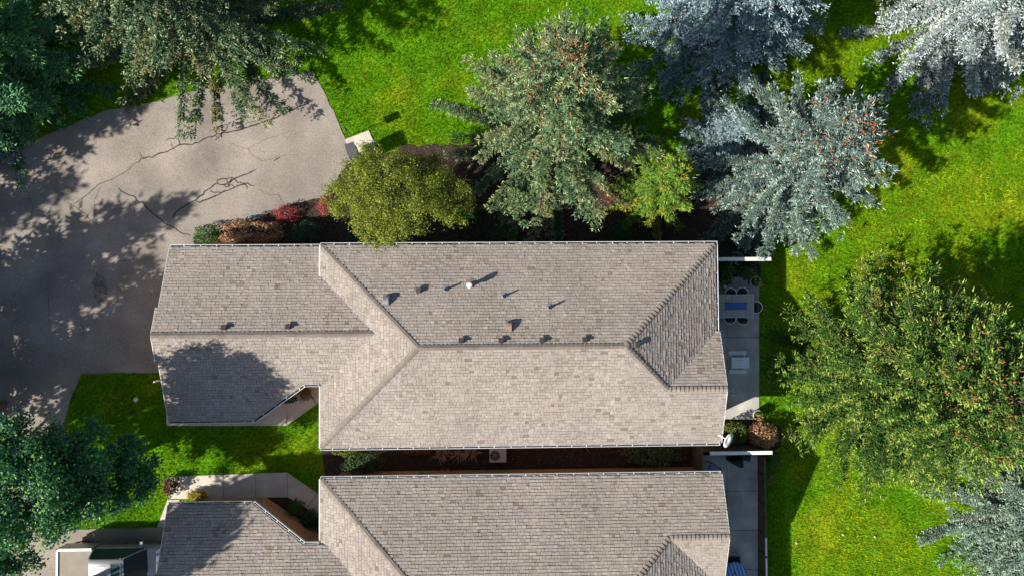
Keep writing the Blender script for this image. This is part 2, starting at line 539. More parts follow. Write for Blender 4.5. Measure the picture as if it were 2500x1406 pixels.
CR = [
    ([(752, 253), (700, 275), (672, 290), (640, 302), (615, 308), (580, 320), (540, 328), (500, 340), (470, 354), (440, 354), (415, 367), (380, 380), (345, 388), (330, 400)], 0.10, 'tar'),
    ([(330, 400), (300, 425), (272, 440), (240, 452), (215, 475), (180, 500)], 0.06, 'oldtar'),
    ([(440, 354), (436, 340), (428, 335), (440, 325), (444, 320)], 0.08, 'tar'), ([(428, 335), (415, 338), (404, 345)], 0.07, 'tar'),
    ([(418, 348), (423, 360)], 0.06, 'tar'), ([(343, 376), (352, 386)], 0.07, 'tar'),
    ([(528, 328), (530, 315), (545, 306), (556, 308), (552, 320), (536, 329)], 0.06, 'tar'), ([(548, 320), (530, 340), (524, 343)], 0.07, 'tar'),
    ([(590, 315), (600, 303), (620, 298), (650, 290)], 0.06, 'tar'), ([(670, 394), (684, 385)], 0.09, 'tar'),
    ([(625, 414), (605, 425), (575, 436), (560, 445), (545, 452), (530, 448), (532, 440), (545, 436), (565, 433)], 0.09, 'tar'),
    ([(545, 452), (552, 458), (562, 448), (566, 434), (575, 440), (585, 448)], 0.07, 'tar'),
    ([(530, 448), (515, 460), (500, 468), (488, 480), (476, 490), (455, 502), (435, 515), (427, 525), (424, 534)], 0.10, 'tar'),
    ([(476, 490), (495, 491), (515, 484), (540, 472), (570, 460), (590, 452), (605, 448), (622, 454)], 0.10, 'tar'),
    ([(545, 451), (558, 450), (560, 456), (566, 452), (572, 458), (560, 462)], 0.06, 'tar'), ([(515, 463), (520, 470), (532, 470), (540, 473)], 0.07, 'tar'),
    ([(585, 445), (590, 448), (600, 452), (602, 462)], 0.08, 'tar'), ([(548, 436), (558, 449), (572, 438)], 0.06, 'tar'),
    ([(288, 458), (305, 472), (322, 478), (340, 495), (355, 505), (372, 520), (385, 530), (400, 545), (425, 556), (445, 570), (468, 575)], 0.09, 'tar'),
    ([(160, 495), (185, 505), (205, 520), (222, 538), (240, 550)], 0.035, 'oldtar'), ([(222, 505), (230, 520), (228, 540)], 0.03, 'oldtar'),
    ([(625, 462), (655, 475), (690, 480)], 0.025, 'oldtar'), ([(680, 472), (694, 497)], 0.035, 'oldtar'),
    ([(600, 360), (625, 385), (640, 395), (660, 390), (700, 378)], 0.022, 'oldtar'), ([(285, 640), (320, 635), (350, 625), (365, 622)], 0.05, 'oldtar'),
    ([(120, 720), (118, 770), (122, 800)], 0.04, 'oldtar'), ([(200, 780), (204, 830)], 0.04, 'oldtar'), ([(560, 350), (600, 365), (650, 340), (720, 320)], 0.02, 'oldtar'),
    ([(60, 450), (80, 500), (75, 540)], 0.03, 'oldtar'), ([(250, 450), (230, 490), (236, 530)], 0.02, 'oldtar'),
]
for i, (ln, w, mt) in enumerate(CR):
    crack(ln, w * (0.62 if mt == 'tar' else 0.8), M[mt], seed=i)
# oil stain
P0 = at(245, 705)
st = np.array([P0 + np.array([0.36 * math.cos(a) * (0.7 + 0.5 * random.random()), 0.85 * math.sin(a) * (0.7 + 0.4 * random.random())]) for a in np.linspace(0, 2 * math.pi, 26)[:-1]])
sheet('oil_stain', st, 0.0285, pmat('oily_asphalt', (0.17, 0.15, 0.135), 0.8, 0.35, 3, fine=0.3, fscale=15), drive)

# ================================================================== HOUSES
PITCH = 0.3687
ZM, ZG = 2.85, 2.35
EXPO = 0.137


def clip_poly(P, edges):
    """clip polygon P (list of 2D) by half planes (a, b, c): a x + b y <= c"""
    for a, b, c in edges:
        out = []
        n = len(P)
        if n == 0:
            return P
        for i in range(n):
            p, q = P[i], P[(i + 1) % n]
            dp, dq = a * p[0] + b * p[1] - c, a * q[0] + b * q[1] - c
            if dp <= 0:
                out.append(p)
            if (dp < 0 < dq) or (dq < 0 < dp):
                t = dp / (dp - dq)
                out.append((p[0] + (q[0] - p[0]) * t, p[1] + (q[1] - p[1]) * t))
        P = out
    return P


def half_planes(poly):
    p = np.asarray(poly, float)
    a = 0.5 * np.sum(p[:, 0] * np.roll(p[:, 1], -1) - np.roll(p[:, 0], -1) * p[:, 1])
    if a < 0:
        p = p[::-1]
    E_ = []
    for i in range(len(p)):
        (x1, y1), (x2, y2) = p[i], p[(i + 1) % len(p)]
        nx, ny = y2 - y1, -(x2 - x1)
        l = math.hypot(nx, ny)
        if l > 1e-6:
            E_.append((nx / l, ny / l, (nx * x1 + ny * y1) / l))
    return E_


def build_house(name, label, mirror, C, seed, xs):
    """xs: small x shift. Plan y is mirrored about C/2 for the lower house"""
    rnd = np.random.default_rng(seed)
    fy = (lambda y: C - y) if mirror else (lambda y: y)
    T = lambda P: [(x + xs, fy(y)) for x, y in P]
    N_, S_, W_, E_ = 2.80, -6.15, -7.65, 10.08
    yr = (N_ + S_) / 2
    zr = ZM + PITCH * (N_ - yr)
    xw, xe = W_ + (N_ - yr), E_ - (N_ - yr)
    yg = -3.63
    zgp = ZM + PITCH * (yg - S_)
    xh = E_ - (zgp - ZM) / PITCH
    XR = 10.22
    ygn = -1.18
    GN, GS = 2.79, -4.98
    gy = (GN + GS) / 2
    zgr = ZG + PITCH * (GN - gy)
    GX = -14.5
    xj = W_ + (zgr - ZM) / PITCH
    yvN = GN - (ZM - ZG) / PITCH
    yc = -3.33
    zc = ZG + PITCH * (yc - GS)
    xv = W_ + (zc - ZM) / PITCH
    # plane: z = z0 + gx*x + gy*y in unmirrored plan
    planes = dict(
        N=(ZM + PITCH * N_, 0, -PITCH), S=(ZM - PITCH * S_, 0, PITCH), W=(ZM - PITCH * W_, PITCH, 0), E=(ZM + PITCH * E_, -PITCH, 0),
        G=(zgp + PITCH * yg, 0, -PITCH), GN=(ZG + PITCH * GN, 0, -PITCH), GS=(ZG - PITCH * GS, 0, PITCH))
    yv_hi = yg - 0  # hip meets gable ridge
    xvE = E_ - ((zgp - PITCH * (ygn - yg)) - ZM) / PITCH
    ov = 0.0
    xwg = W_ + (yg - S_)
    faces = dict(
        N=[[(W_, N_), (E_, N_), (xe, yr), (xw, yr)]],
        S=[[(W_, S_), (XR, S_), (XR, yg), (xwg, yg)], [(xwg, yg), (xh, yg), (xe, yr), (xw, yr)]],
        W=[[(W_, S_), (xw, yr), (W_, N_)]],
        E=[[(E_, N_), (xe, yr), (xh, yg), (E_, ygn - 0.3)]],
        G=[[(xh, yg), (xvE, ygn), (XR, ygn), (XR, yg)]],
        GN=[[(GX, GN), (W_, GN), (W_, yvN), (GX, yvN)], [(GX, yvN), (W_, yvN), (xj, gy), (GX, gy)], [(GX - 0.12, 0.1), (GX, 0.1), (GX, gy), (GX - 0.12, gy)]],
        GS=[[(GX, GS), (-10.78, GS), (-8.37, yc), (GX, yc)], [(GX, yc), (xv, yc), (xj, gy), (GX, gy)], [(GX - 0.12, -2.3), (GX, -2.3), (GX, gy), (GX - 0.12, gy)]])
    zfun = lambda f, x, y: planes[f][0] + planes[f][1] * x + planes[f][2] * y

    def P3(f, x, y, dz=0.0):
        return (x + xs, fy(y), zfun(f, x, y) + dz)

    cx, cy = (W_ + E_) / 2 + xs, fy(yr)
    root = thing(name, label, 'house', (cx, cy, 0))
    # --- roof deck
    V, F = [], []
    for f, pl in faces.items():
        for poly in pl:
            k = len(V)
            V += [P3(f, x, y, -0.012) for x, y in poly]
            F.append(tuple(range(k, k + len(poly))))
            k = len(V)
            V += [P3(f, x, y, -0.16) for x, y in poly]
            F.append(tuple(range(k + len(poly) - 1, k - 1, -1)))
    roof = mesh('roof', V, F, M['deck'], root)
    # --- shingles
    sh_all = []
    widths = [0.12, 0.15, 0.19, 0.23, 0.30]
    tints = [(0.319, 0.279, 0.247), (0.342, 0.299, 0.264), (0.37, 0.326, 0.29), (0.304, 0.272, 0.247), (0.277, 0.234, 0.199), (0.217, 0.177, 0.141), (0.351, 0.313, 0.279), (0.328, 0.281, 0.245)]
    tp = [0.24, 0.22, 0.05, 0.17, 0.06, 0.015, 0.115, 0.13]
    lib = {}
    bigV, bigF4, bigC4, bigF, bigC = [], [], [], [], []
    nv = 0
    cand = []
    for f, pl in faces.items():
        z0, gx, gyy = planes[f]
        up = np.array([gx, gyy]); up /= np.linalg.norm(up)          # plan direction up the slope
        al = np.array([-up[1], up[0]])
        cs = math.cos(math.atan(PITCH))
        allp = np.array([p for poly in pl for p in poly])
        b_all, a_all = allp @ up, allp @ al
        b0, a0, a1 = b_all.min(), a_all.min(), a_all.max()
        if f == 'GS' or f == 'GN':
            pass
        rows = int((b_all.max() - b0) / (EXPO * cs)) + 1
        hps = [half_planes([(p @ al, p @ up) for p in map(np.array, poly)]) for poly in pl]
        ext = [((np.array(poly) @ al).min(), (np.array(poly) @ al).max(), (np.array(poly) @ up).min(), (np.array(poly) @ up).max()) for poly in pl]
        dec = EXPO * cs
        for r in range(rows):
            lo, hi = b0 + r * dec, b0 + (r + 1) * dec
            a = a0 - rnd.random() * 0.3
            while a < a1:
                wi = rnd.choice(5, p=[0.2, 0.24, 0.24, 0.2, 0.12])
                w = widths[wi]
                ti = rnd.choice(8, p=tp)
                th = (0.012, 0.018, 0.024, 0.030)[rnd.integers(4)]
                slip = 0.014 if rnd.random() < 0.6 else 0.002
                q = [(a + 0.0045, lo + slip), (a + w - 0.0045, lo + slip), (a + w - 0.0045, hi), (a + 0.0045, hi)]
                for hp, ex in zip(hps, ext):
                    if a > ex[1] or a + w < ex[0] or lo > ex[3] or hi < ex[2]:
                        continue
                    c = clip_poly(q, hp)
                    if len(c) < 3:
                        continue
                    ar = abs(0.5 * sum(c[i][0] * c[(i + 1) % len(c)][1] - c[(i + 1) % len(c)][0] * c[i][1] for i in range(len(c))))
                    if ar < 0.0008:
                        continue
                    full = len(c) == 4 and abs(ar - (w - 0.009) * (hi - lo - slip)) < 1e-4
                    cand.append((f, c, lo, hi, th, ti, full, wi, up, al, a))
                a += w
    # pick the 300 whole shingles that show largest
    fulls = [i for i, c in enumerate(cand) if c[6] and c[7] >= 3 and (not mirror or c[0] in ('S', 'GS', 'W', 'G'))]
    fulls.sort(key=lambda i: (-cand[i][7], rnd.random()))
    single = set(fulls[:300])
    zoff = {1: 0.002}

    def shingle_geo(f, c, lo, hi, th, up, al):
        pts3 = []
        for a_, b_ in c:
            p = al * a_ + up * b_
            t = min(1, max(0, (b_ - lo) / (hi - lo)))
            pts3.append(P3(f, p[0], p[1], th * (1 - t) + 0.003 * t))
        base = []
        for a_, b_ in c:
            p = al * a_ + up * b_
            base.append(P3(f, p[0], p[1], -0.008))
        n = len(c)
        return pts3 + base, [tuple(range(n))] + [(n + i, n + (i + 1) % n, (i + 1) % n, i) for i in range(n)]

    for i, (f, c, lo, hi, th, ti, full, wi, up, al, a) in enumerate(cand):
        jit = 1 + (rnd.random() - 0.5) * 0.10
        if i in single:
            o2 = al * c[0][0] + up * c[0][1]
            key = (f, wi, ti, round(th, 3), round(hi - c[0][1], 3))
            orgp = np.array(P3(f, o2[0], o2[1]))
            if key not in lib:
                V, F = shingle_geo(f, c, lo, hi, th, up, al)
                lib[key] = mesh_data('shingle', np.array(V) - orgp, F, M['shingle'], np.tile(tints[ti], (len(F), 1)))
            o = bpy.data.objects.new('shingle', lib[key])
            _link(o, roof, tuple(float(v) for v in orgp))
            continue
        V, F = shingle_geo(f, c, lo, hi, th, up, al)
        bigV += V
        col = np.array(tints[ti]) * jit
        for fc in F:
            if len(fc) == 4:
                bigF4.append([v + nv for v in fc]); bigC4.append(col)
            else:
                bigF.append(tuple(v + nv for v in fc)); bigC.append(col)
        nv += len(V)
    groups = np.array(bigF4)
    # quads and other polygons in one mesh
    o = mesh('shingles', np.array(bigV), [tuple(q) for q in bigF4] + bigF, M['shingle'], roof, np.array(bigC4 + bigC))
    o['kind'] = 'stuff'

    # --- ridge and hip caps
    def caps(f1, f2, p0, p1, z0, z1, w=0.125, step=0.19):
        A = np.array([p0[0] + xs, fy(p0[1]), z0]); B = np.array([p1[0] + xs, fy(p1[1]), z1])
        d = B - A
        L = np.linalg.norm(d); d /= L
        ss = []
        for f in (f1, f2):
            n = np.array([-planes[f][1], -planes[f][2] * (-1 if mirror else 1), 1.0]); n /= np.linalg.norm(n)
            s = np.cross(n, d); s /= np.linalg.norm(s)
            if s[2] > 0: s = -s
            ss.append((s, n))
        nu = ss[0][1] + ss[1][1]; nu /= np.linalg.norm(nu)
        k = max(1, int(L / step)); st = L / k
        def ring(t, h):
            c = d * t + nu * h
            return [c + ss[0][0] * w, c, c + ss[1][0] * w]
        top = ring(0.006, 0.058) + ring(st + 0.02, 0.020)
        bot = [v - nu * 0.028 for v in ring(0.006, 0.058)] + [v - nu * 0.015 for v in ring(st + 0.02, 0.020)]
        V = np.array(top + bot)
        F = [(0, 3, 4, 1), (1, 4, 5, 2), (0, 1, 7, 6), (1, 2, 8, 7), (3, 0, 6, 9), (2, 5, 11, 8), (4, 3, 9, 10), (5, 4, 10, 11)]
        me = mesh_data('ridge_cap', V, F, M['cap'])
        for i in range(k):
            o = bpy.data.objects.new('ridge_cap', me)
            _link(o, roof, tuple(float(v) for v in A + d * st * i))

    caps('N', 'S', (xw, yr), (xe, yr), zr, zr)
    caps('N', 'W', (W_ + 0.05, N_ - 0.05), (xw, yr), ZM, zr)
    caps('S', 'W', (W_ + 0.05, S_ + 0.05), (xw, yr), ZM, zr)
    caps('N', 'E', (E_ - 0.05, N_ - 0.05), (xe, yr), ZM, zr)
    caps('S', 'E', (xh, yg), (xe, yr), zgp, zr)
    caps('S', 'G', (XR, yg), (xh, yg), zgp, zgp)
    caps('GN', 'GS', (GX - 0.12, gy), (xj, gy), zgr, zgr)

    # --- fascia and rake boards
    def board(p0, p1, z0, z1, out, h=0.17, t=0.022, proud=0.012):
        A = np.array([p0[0] + xs, fy(p0[1])]); B = np.array([p1[0] + xs, fy(p1[1])])
        o_ = np.array([out[0], out[1] * (-1 if mirror else 1)]) * t
        V = [(*A, z0 + proud), (*B, z1 + proud), (*(B + o_), z1 + proud), (*(A + o_), z0 + proud), (*A, z0 - h), (*B, z1 - h), (*(B + o_), z1 - h), (*(A + o_), z0 - h)]
        return MB().add(V, [(0, 1, 2, 3), (4, 7, 6, 5), (3, 2, 6, 7), (0, 4, 5, 1), (0, 3, 7, 4), (1, 5, 6, 2)])
    board((XR, S_), (XR, yg), ZM, zgp, (1, 0)).build('rake_board', M['trim'], root)
    board((XR, ygn), (XR, yg), zfun('G', 0, ygn), zgp, (1, 0)).build('rake_board', M['trim'], root)
    board((GX, GN), (GX, 0.1), ZG, zfun('GN', 0, 0.1), (-1, 0)).build('rake_board', M['trim'], root)
    board((GX, GS), (GX, -2.3), ZG, zfun('GS', 0, -2.3), (-1, 0)).build('rake_board', M['trim'], root)
    board((GX - 0.12, 0.1), (GX - 0.12, gy), zfun('GN', 0, 0.1), zgr, (-1, 0)).build('rake_board', M['trim'], root)
    board((GX - 0.12, -2.3), (GX - 0.12, gy), zfun('GS', 0, -2.3), zgr, (-1, 0)).build('rake_board', M['trim'], root)
    board((W_, N_), (W_, yvN), ZM, ZM, (-1, 0), t=0.05, proud=0.02).build('fascia_board', M['white'], root)
    board((W_, S_), (W_, yc), ZM, ZM, (-1, 0), t=0.05, proud=0.02).build('fascia_board', M['white'], root)
    # soffit closing the two cut ends of the eaves
    board((XR, ygn), (xvE, ygn), zfun('G', 0, ygn), zfun('G', 0, ygn), (0, 1)).build('fascia_board', M['trim'], root)

    # --- gutters
    def gutter(p0, p1, z0, z1, out, label=None, wd=0.11):
        A = np.array([p0[0] + xs, fy(p0[1]), z0]); B = np.array([p1[0] + xs, fy(p1[1]), z1])
        o_ = np.array([out[0], out[1] * (-1 if mirror else 1), 0], float); o_ /= np.linalg.norm(o_)
        m_ = MB()
        def bar(o0, o1, za, zb, A=A, B=B):
            V = []
            for z in (za, zb):
                for P, oo in ((A, o0), (B, o0), (B, o1), (A, o1)):
                    V.append(P + o_ * oo + np.array([0, 0, z]))
            m_.add(V, [(3, 2, 1, 0), (4, 5, 6, 7), (0, 1, 5, 4), (1, 2, 6, 5), (2, 3, 7, 6), (3, 0, 4, 7)])
        bar(0.012, 0.024, -0.13, -0.022)
        bar(wd - 0.015, wd, -0.13, -0.012)
        L = np.linalg.norm(B - A)
        dd = (B - A) / L
        for t in (0.0, L - 0.014):
            bar(0.0245, wd - 0.0255, -0.117, -0.02, A + dd * t, A + dd * (t + 0.014))
        t = 0.5 + rnd.random() * 0.2
        while t < L - 0.2:
            bar(0.0245, wd - 0.0255, -0.036, -0.028, A + dd * t, A + dd * (t + 0.03))
            t += 0.64 + rnd.random() * 0.12
        gt = m_.build('gutter', M['gutter'], root)
        m_ = MB()
        bed = []  # dark strip on the gutter floor, standing in for the shade inside it
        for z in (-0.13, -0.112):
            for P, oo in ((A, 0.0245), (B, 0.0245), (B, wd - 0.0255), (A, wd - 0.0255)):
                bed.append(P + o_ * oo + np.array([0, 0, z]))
        mesh('gutter_shade_strip', bed, [(3, 2, 1, 0), (4, 5, 6, 7), (0, 1, 5, 4), (1, 2, 6, 5), (2, 3, 7, 6), (3, 0, 4, 7)], M['deck'], gt)
        return gt
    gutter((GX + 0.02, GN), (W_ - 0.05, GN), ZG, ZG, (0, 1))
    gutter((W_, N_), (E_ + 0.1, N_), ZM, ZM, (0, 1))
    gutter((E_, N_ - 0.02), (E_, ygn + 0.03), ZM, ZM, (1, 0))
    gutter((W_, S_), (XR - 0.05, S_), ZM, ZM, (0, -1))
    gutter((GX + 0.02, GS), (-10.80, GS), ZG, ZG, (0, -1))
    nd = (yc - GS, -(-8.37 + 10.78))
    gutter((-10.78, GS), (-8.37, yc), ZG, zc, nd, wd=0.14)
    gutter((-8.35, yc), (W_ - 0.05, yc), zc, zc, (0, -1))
    # --- walls with lapped boards
    ins = 0.33
    foot = [(GX + ins + 0.1, GN - ins), (E_ - ins, N_ - ins), (E_ - ins, S_ + ins), (W_ + ins, S_ + ins), (W_ + ins, yc + ins), (-8.37 - 0.1, yc + ins), (-10.78 - 0.12, GS + ins), (GX + ins + 0.1, GS + ins)]
    tops = [2.45, 2.92, 2.92, 2.92, 2.92, 3.0, 2.45, 2.45]
    wm = MB()
    n = len(foot)
    for i in range(n):
        (x0, y0), (x1, y1) = foot[i], foot[(i + 1) % n]
        zt = min(tops[i], tops[(i + 1) % n])
        ox, oy = (y1 - y0), -(x1 - x0)
        l = math.hypot(ox, oy); ox, oy = -ox / l, -oy / l
        z = 0.0
        while z < zt - 0.01:
            zz = min(z + 0.19, zt)
            V = [(x0 + xs - ox * 0.02, fy(y0 - oy * 0.02), z), (x1 + xs - ox * 0.02, fy(y1 - oy * 0.02), z), (x1 + xs, fy(y1), zz), (x0 + xs, fy(y0), zz), (x0 + xs, fy(y0), z), (x1 + xs, fy(y1), z)]
            wm.add(V, [(0, 1, 2, 3), (0, 4, 5, 1)])
            z = zz
    # gable ends
    for gxp, ya, yb, ytop, zb, zt in ((GX + ins + 0.1, GN - ins, GS + ins, gy, 2.45, zgr - 0.18), (E_ - ins, ygn, S_ + ins, yg, 2.9, zgp - 0.18)):
        wm.add([(gxp + xs, fy(ya), zb), (gxp + xs, fy(yb), zb), (gxp + xs, fy(ytop), zt)], [(0, 1, 2)])
    wm.build('wall', M['siding'], root)
    return dict(root=root, roof=roof, planes=planes, P3=P3, xs=xs, fy=fy, zr=zr, mirror=mirror, C=C)


HA = build_house('house', 'taupe shingled house in full view, with roof vents and a white flue cap', False, 0, 3, 0.0)
HB = build_house('house', 'taupe shingled house below, cut by the bottom edge of the picture', True, -13.66, 5, 0.0)


def on_plane(px, py, H, f):
    d = ROT @ np.array([(px - 1250) / FPX, -(py - 703) / FPX, -1.0])
    z0, gx, gy = H['planes'][f]
    t = (z0 - CAM_H) / (d[2] - gx * d[0] - gy * d[1])
    return d * t + np.array([0, 0, CAM_H])


SL = math.atan(PITCH)
ROTN = np.array([[1, 0, 0], [0, math.cos(-SL), -math.sin(-SL)], [0, math.sin(-SL), math.cos(-SL)]])   # local frame lying on a north slope


def part_at(mb, loc, rot, name, mat, parent, smooth=False):
    V = np.vstack(mb.V) @ np.array(rot).T + np.array(loc)
    return mesh(name, V, mb.F, mat, parent, None, smooth, org=tuple(float(c) for c in loc))


root = HA['root']
for px, py in ((1127, 834), (1224, 834), (1324, 833), (1428, 832), (549, 802), (705, 800)):
    f = 'GN' if px < 800 else 'N'
    p = on_plane(px - 1, py - 1, HA, f)
    m_ = MB().box((0, 0, 0.05), (0.16, 0.18, 0.08))
    v = part_at(m_, p, ROTN, 'box_vent', M['ventbrown'], root)
    m_ = MB().add([(-.105, -.12, .14), (.105, -.12, .14), (.105, .13, .09), (-.105, .13, .09), (-.105, -.12, .18), (.105, -.12, .18), (.105, .13, .12), (-.105, .13, .12)],
                  [(3, 2, 1, 0), (4, 5, 6, 7), (0, 1, 5, 4), (1, 2, 6, 5), (2, 3, 7, 6), (3, 0, 4, 7)])
    part_at(m_, p, ROTN, 'vent_cap', M['ventbrown'], v)
# one more on the east hip, one small near the left
SLE = np.array([[math.cos(SL), 0, math.sin(SL)], [0, 1, 0], [-math.sin(SL), 0, math.cos(SL)]])
p = on_plane(1552, 841, HA, 'E')
v = part_at(MB().box((0, 0, 0.05), (0.18, 0.18, 0.08)), p, SLE, 'box_vent', M['ventbrown'], root)
part_at(MB().box((0, 0, 0.14), (0.24, 0.22, 0.05)), p, SLE, 'vent_cap', M['ventbrown'], v)
p = on_plane(1022, 711, HA, 'N')
v = part_at(MB().box((0, 0, 0.055), (0.17, 0.2, 0.09)), p, ROTN, 'box_vent', M['ventbrown'], root)
part_at(MB().box((0, 0, 0.13), (0.21, 0.24, 0.06)), p, ROTN, 'vent_cap', M['ventbrown'], v)
# two big hooded metal vents
for px, py, mt, lb in ((943, 733, 'galv', 'grey hooded metal roof vent near the hip'), (1242, 797, 'copper', 'rust coloured hooded metal roof vent near the ridge')):
    p = on_plane(px, py, HA, 'N')
    m_ = MB().box((0, 0, 0.02), (0.30, 0.48, 0.03))
    v = part_at(m_, p, ROTN, 'hood_vent', M[mt], root)
    v['label'] = lb
    mb = MB()
    A = np.linspace(-0.15, math.pi * 0.62, 9)
    prof = [(0.20 - 0.24 + 0.24 * (1 - math.cos(a)) * 0 + 0.21 * math.cos(a) * -1, 0.16 + 0.20 * math.sin(a)) for a in A]
    prof = [(-0.21 + 0.0, 0.03)] + [(-0.21 * math.cos(a), 0.08 + 0.14 * math.sin(a)) for a in np.linspace(0, math.pi * 0.8, 9)]
    n = len(prof)
    V = [(-0.12, y, z) for y, z in prof] + [(0.12, y, z) for y, z in prof]
    V += [(-0.12, 0.20, 0.03), (0.12, 0.20, 0.03)]
    F = [(i, i + 1, n + i + 1, n + i) for i in range(n - 1)] + [tuple([2 * n] + list(range(n - 1, -1, -1))), tuple([2 * n + 1] + list(range(n, 2 * n)))]
    mb.add(V, F)
    part_at(mb, p, np.eye(3), 'hood', M[mt], v)
# plumbing pipes
for px, py in ((1088, 707), (1228, 724), (1340, 751)):
    p = on_plane(px, py, HA, 'N')
    v = part_at(MB().box((0, 0.04, 0.022), (0.19, 0.26, 0.012)), p, ROTN, 'plumbing_vent', M['lead'], root)
    v['label'] = 'blue grey flashed plumbing vent pipe on the roof'
    part_at(MB().lathe((0, 0, 0), [(0.085, -0.02), (0.065, 0.10), (0.05, 0.16)], 12), p, np.eye(3), 'boot', M['lead'], v, True)
    r = 0.034 if px == 1228 else 0.046
    part_at(MB().lathe((0, 0, 0), [(r, 0), (r, 0.34), (r * 0.7, 0.34), (r * 0.7, 0.22)], 12), p, np.eye(3), 'pipe', M['black'], v)
# flue with white cap
p = on_plane(1147, 697, HA, 'N')
v = part_at(MB().box((0, 0.08, 0.022), (0.30, 0.36, 0.014)), p, ROTN, 'flue', M['copper'], root)
v['label'] = 'metal flue with a round white cap'
part_at(MB().lathe((0, 0, 0), [(0.15, -0.03), (0.11, 0.12), (0.085, 0.13), (0.085, 0.40)], 16), p, np.eye(3), 'pipe', M['galv'], v, True)
part_at(MB().lathe((0, 0, 0), [(0.105, 0.34), (0.125, 0.37), (0.125, 0.52), (0.10, 0.56), (0.03, 0.575)], 20), p, np.eye(3), 'flue_cap', M['white'], v)
# satellite dish on the eave corner
c = at3(1778, 1075, 3.1)
dsh = mesh('satellite_dish', [(0, 0, 0)] * 3, [(0, 1, 2)], M['white'], root) if False else None
nrm = np.array([0.40, -0.30, 0.84]); nrm /= np.linalg.norm(nrm)
ax = np.cross(nrm, [0.3, 1, 0]); ax /= np.linalg.norm(ax); ay = np.cross(nrm, ax)
V, F = [], []
n = 24
for k, (r, dz) in enumerate(((0.0, -0.05), (0.5, -0.035), (1.0, 0.0))):
    for j in range(n):
        th = 2 * math.pi * j / n
        V.append(c + (ax * 0.22 * math.cos(th) + ay * 0.34 * math.sin(th)) * max(r, 0.01) + nrm * dz)
V += [v_ - nrm * 0.02 for v_ in V]
m0 = 3 * n
for k in range(2):
    for j in range(n):
        F.append((k * n + j, k * n + (j + 1) % n, (k + 1) * n + (j + 1) % n, (k + 1) * n + j))
        F.append((m0 + k * n + j, m0 + (k + 1) * n + j, m0 + (k + 1) * n + (j + 1) % n, m0 + k * n + (j + 1) % n))
for j in range(n):
    F.append((2 * n + j, 2 * n + (j + 1) % n, m0 + 2 * n + (j + 1) % n, m0 + 2 * n + j))
dish = mesh('satellite_dish', V, F, M['white'], root, smooth=True)
dish['label'] = 'white oval satellite dish at the roof corner'
b0 = at3(1757, 1062, 2.95)
MB().tube([b0 + [0, 0, -0.1], b0 + [0, 0, 0.14], c - nrm * 0.09], 0.028, 6).build('mast', M['white'], dish)
MB().box(b0 + [-0.02, 0.08, 0.02], (0.14, 0.2, 0.05)).build('mount', M['white'], dish)
# gutter outlet by the east patio and by the garage
e = at3(1760, 809, 2.75)
MB().tube([e + [-0.1, 0, 0], e, e + [0.02, 0, -0.4]], 0.035, 6).build('downspout', M['white'], root)
e = at3(388, 928, 1.2)
MB().tube([e + [0.2, 0.02, 0.9], e + [0.12, 0, 0.1], e + [-0.12, -0.02, 0]], 0.035, 6).build('downspout', M['white'], root)
# meters and pipes on the lower house's north wall
yw = HB['fy'](-6.15 + 0.33)
rb = HB['root']
bx = at(1030, 1140, 1.3)[0]
for dx in (-0.17, 0.2):
    me_ = MB().box((bx + dx, yw + 0.09, 1.25), (0.24, 0.16, 0.5)).build('electric_meter', M['greymetal'], rb)
    MB().lathe((0, 0, 0), [(0.09, 0.0), (0.09, 0.08), (0.05, 0.10)], 12)
    q = MB().lathe((0, 0, 0), [(0.085, 0.0), (0.085, 0.07), (0.05, 0.09)], 12)
    Vq = np.vstack(q.V)[:, [0, 2, 1]] + np.array([bx + dx, yw + 0.171, 1.33])
    mesh('dial', Vq, q.F, M['galv'], me_)
MB().box((bx, yw + 0.06, 0.93), (0.66, 0.10, 0.06)).build('conduit', M['greymetal'], rb)
for k, ddx in enumerate((0, 0.09, 0.26, 0.34)):
    xx = at(1073, 1145, 1.5)[0] + ddx
    MB().tube([(xx, yw + 0.06, 0.1), (xx, yw + 0.06, 2.3)], 0.02, 6).build('conduit', M['siding'], rb)
xx = at(1103, 1150, 1.6)[0]
MB().box((xx, yw + 0.05, 1.6), (0.26, 0.1, 0.2)).build('hose_bib_box', M['siding'], rb)

# ================================================================== FENCES AND WALLS
def wing_wall(label, px0, px1, py, z, capw, planks=True):
    a, b = at3(px0, py, z), at3(px1, py, z)
    root = thing('wing_wall', label, 'wall', ((a[0] + b[0]) / 2, (a[1] + b[1]) / 2, 0))
    y = (a[1] + b[1]) / 2
    n = max(2, int((b[0] - a[0]) / 0.3))
    w = (b[0] - a[0]) / n
    for i in range(n):
        MB().box((a[0] + w * (i + 0.5), y, (z - 0.03) / 2), (w - 0.012, 0.06, z - 0.03)).build('plank', M['brownwood'], root)
    MB().box(((a[0] + b[0]) / 2 + 0.01, y, z), (b[0] - a[0] + 0.03, capw, 0.045)).build('cap_board', M['white'], root)
    return root, y, a, b


wing_wall('wooden privacy wall with a white cap above the dining patio', 1700, 1881, 633, 1.75, 0.17)
_, yB, aB, bB = wing_wall('wooden privacy wall with a white cap between the two patios', 1734, 1884, 1105, 1.75, 0.16)
